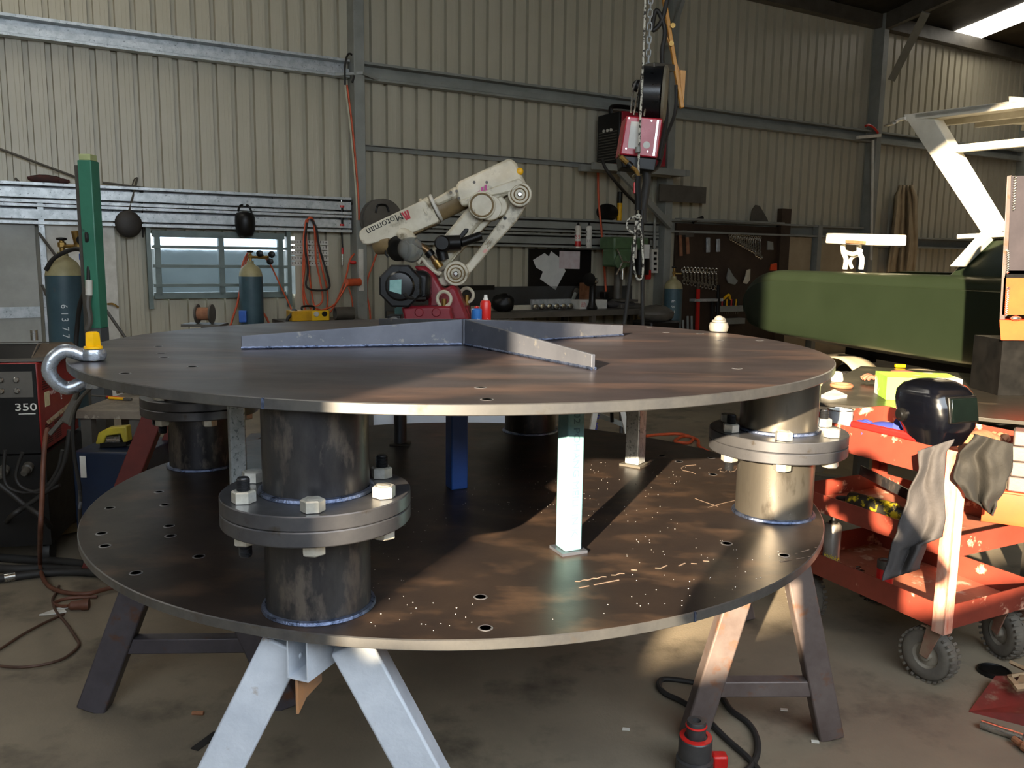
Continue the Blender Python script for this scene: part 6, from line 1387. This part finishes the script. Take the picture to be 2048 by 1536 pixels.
# ladder and hose behind the plates on the floor
ld = thing('step_ladder', 'white step ladder marked in blue behind the plates', 'ladder', az(1215, 862, .2).xy.to_3d())
LY = 5.2
def lq(x, y, d=0.):
    p = ay(x, y, LY); p.y += d; return p
def lbar(x0, y0, x1, y1, wpx, nm):
    a, b = lq(x0, y0), lq(x1, y1); dv = (b-a).normalized(); t_ = -b.z/dv.z if dv.z < 0 else 0; b = b+dv*(t_-.003)
    return MB().bar(a, b, .03, wpx, YV).put(nm, M_WHITE, ld)
r1 = lbar(1198, 780, 1184, 858, .064, 'stile'); r2 = lbar(1236, 780, 1254, 866, .045, 'stile')
pdir = (lq(1198, 780)-lq(1184, 858)).normalized()
text('BAIL', .062, lq(1191, 838)-YV*.0165, pdir, (-pdir.z, 0, pdir.x), mat('ladder_blue', '23277d', r=.5), r1, wx=1.15)
text('120', .035, lq(1247, 836)-YV*.0165, (lq(1236, 780)-lq(1254, 866)).normalized(), (-1, 0, -.2), M_INK, r2)
MB().bar(lq(1202, 841, .2), lq(1256, 862, .2), .03, .03).put('brace', M_COLUMN, ld); MB().tube([lq(1226, 800, .1), lq(1228, 850, .1)], .012, 8).put('dark_stay', M_BLACK, ld)
for k in range(2): MB().bar(lq(1192, 815-24*k), lq(1243, 815-24*k), .05, .02).put('step', M_WHITE, ld)
hose('air_hose', 'orange hose lying in loops on the floor behind the plates', [az(1292, 872, .012), az(1320, 869, .012), az(1360, 868, .012), az(1385, 876, .012), az(1376, 886, .012), az(1350, 882, .012), az(1370, 872, .012), az(1395, 880, .012), az(1398, 892, .012), az(1420, 905, .012)], .014, M_OHOSE)

# dark hose reel on the column behind the robot wrist, and odds by the robot base
hr = thing('hose_reel', 'dark hose reel on the first column behind the robot wrist', 'hose reel', aw(760, 460, .3))
MB().box(P(cols[2]+.09, .3, aw(735, 437, .3).z), (.06, .12, .36), Rw).put('mount', M_DKSTEEL, hr, bevel=.01)
MB().lathe(P(sof(aw(765, 440, .35)), .25, aw(765, 440, .35).z), -WW, [(.1, 0), (.25, .004), (.25, .03), (.2, .035), (.2, .1), (.25, .105), (.25, .13), (.1, .135)], 36).put('reel', M_DKSTEEL, hr)
MB().tube(smooth([aw(752, 425, .4), aw(756, 411, .4), aw(772, 411, .4), aw(778, 424, .4)]), .012, 8).put('handle', M_BLACK, hr)
ps = ay(785, 640, 6.2)
sd2 = thing('parts_stand', 'dark stand left of the robot base behind the plates', 'stand', V((ps.x-.05, 6.2, 0)))
MB().box((ps.x-.05, 6.2, 1.05), (.34, .3, .02)).put('stand_top', M_DKSTEEL, sd2)
for dx in (-.12, .12): MB().box((ps.x-.05+dx, 6.2, .52), (.04, .04, 1.04)).put('leg', M_DKSTEEL, sd2)
bm_ = thing('small_motor', 'small black motor on the stand left of the robot base', 'motor', V((ps.x+.02, 6.2, 1.06)))
MB().box((ps.x+.02, 6.2, 1.12), (.1, .12, .12)).put('body', M_BLACK, bm_, bevel=.01); MB().lathe((ps.x+.02, 6.135, 1.13), V((0, -1, 0)), [(.03, 0), (.04, .005), (.04, .02), (.02, .025)], 20).put('end_cap', M_DKSTEEL, bm_)
tn_ = thing('round_tin', 'black and red round tin on the stand left of the small black motor', 'tin', V((ps.x-.12, 6.2, 1.06)))
MB().cyl((ps.x-.12, 6.2, 1.061), (ps.x-.12, 6.2, 1.085), .06).put('tin_body', M_CANRED, tn_); MB().cyl((ps.x-.12, 6.2, 1.086), (ps.x-.12, 6.2, 1.112), .062).put('tin_lid', M_BLACK, tn_)
tt = thing('teal_stand', 'teal painted stand leaning up behind the robot motor', 'stand', V((ay(805, 640, 7.6).x, 7.6, 0)))
M_TEAL = mat('teal_paint', '4d7f80', '447273', r=.45, s=8)
for a, b in (((800, 590), (786, 760)), ((812, 592), (818, 760))):
    p, q = ay(*a, 7.6), ay(*b, 7.6); q.z = .003; MB().bar(p, q, .05, .06, V((0, 1, 0))).put('leg', M_TEAL, tt)
MB().bar(ay(790, 622, 7.6), ay(818, 622, 7.6), .05, .05).put('cross_bar', M_TEAL, tt)
# ------------------------------------------------------------------ the photographer, standing behind the camera in the doorway light
pr_ = thing('person', 'person in dark work clothes holding up a phone behind the camera', 'person', (-.10, -.34, 0))
def skin(name, joints, edges, mt, par, sub=2):
    off = WPOS[par.name]
    me = bpy.data.meshes.new(name); me.from_pydata([tuple(V(j[0])-off) for j in joints], edges, [])
    o = bpy.data.objects.new(name, me); COL.objects.link(o); o.parent = par; WPOS[o.name] = off
    me.materials.append(mt)
    q = o.modifiers.new('skin', 'SKIN'); q.use_smooth_shade = True
    for i, j in enumerate(joints):
        r = j[1] if isinstance(j[1], tuple) else (j[1], j[1]); me.skin_vertices[0].data[i].radius = r
    me.skin_vertices[0].data[0].use_root = True
    q = o.modifiers.new('sub', 'SUBSURF'); q.levels = sub; q.render_levels = sub
    return o
M_SKIN = mat('skin', 'b98868', 'a97a5c', r=.5, s=20); M_SHIRT = mat('navy_work_shirt', '2a3040', '242a38', r=.85, s=9); M_TROU = mat('dark_trousers', '2f2e2c', '282725', r=.85, s=9)
hx, hy = -.10, -.34
J = [((hx, hy, .98), (.15, .11)), ((hx, hy, 1.15), (.17, .11)), ((hx, hy+.01, 1.39), (.20, .11)), ((hx, hy+.01, 1.52), (.07, .06)), ((hx, hy+.03, 1.585), .052), ((hx, hy+.05, 1.69), (.075, .09)), ((hx, hy+.045, 1.77), (.07, .085))]
E_ = [(0, 1), (1, 2), (2, 3), (3, 4), (4, 5), (5, 6)]
def chain(start, pts):
    k = start
    for p, r in pts: J.append((p, r)); E_.append((k, len(J)-1)); k = len(J)-1
    return k
for sg in (-1, 1):
    chain(2, [((hx+sg*.18, hy, 1.46), .068), ((hx+sg*.35, hy+.09, 1.34), .055), ((hx+sg*.26, hy+.2, 1.47), .038), ((sg*.105, hy+.285, 1.575), .028)])
    chain(0, [((hx+sg*.10, hy, .88), .085), ((hx+sg*.115, hy+.02, .5), .058), ((hx+sg*.125, hy-.01, .1), .042), ((hx+sg*.135, hy+.14, .035), (.04, .03))])
skin('body', J, E_, M_SHIRT, pr_)
MB().ball((hx, hy+.05, 1.705), .098, (.8, .98, 1.18), n=24, m=16).put('head', M_SKIN, pr_)
MB().ball((hx, hy+.035, 1.74), .103, (.84, .98, .95), n=24, m=16).put('hair', M_TROU, pr_)
MB().lathe((hx, hy+.14, 1.69), V((0, 1, -.3)), [(.016, 0), (.012, .02), (.0, .028)], 10).put('nose', M_SKIN, pr_)
for sg in (-1, 1):
    MB().ball((hx+sg*.082, hy+.03, 1.70), .026, (.4, .8, 1.1)).put('ear', M_SKIN, pr_)
    pm = V((sg*.1, hy+.295, 1.58)); MB().ball(pm, .036, (.6, 1, 1.1)).put('palm', M_SKIN, pr_)
    for i in range(4):
        o = pm+V((-sg*.004, .01, .028-.019*i)); MB().tube(smooth([o, o+V((-sg*.01, .022, .004)), o+V((-sg*.035, .0245, .002)), o+V((-sg*.05, .0, 0))]) if False else smooth([o, o+V((sg*.004, .0, .004)), o+V((-sg*.014, .0, .006)), o+V((-sg*.034, -.0, .0))]), .0085, 8).put('finger', M_SKIN, pr_)
    o = pm+V((-sg*.01, -.02, -.02)); MB().tube(smooth([o, o+V((-sg*.02, .0, .01)), o+V((-sg*.04, .006, .014))]), .0095, 8).put('thumb', M_SKIN, pr_)
pr_.scale = (1, 1, 1.04)
MB().box((0, -.018, 1.592), (.15, .009, .074)).put('phone', M_BLACK, None, 'black phone held up by the person behind the camera', 'phone', bevel=.003)
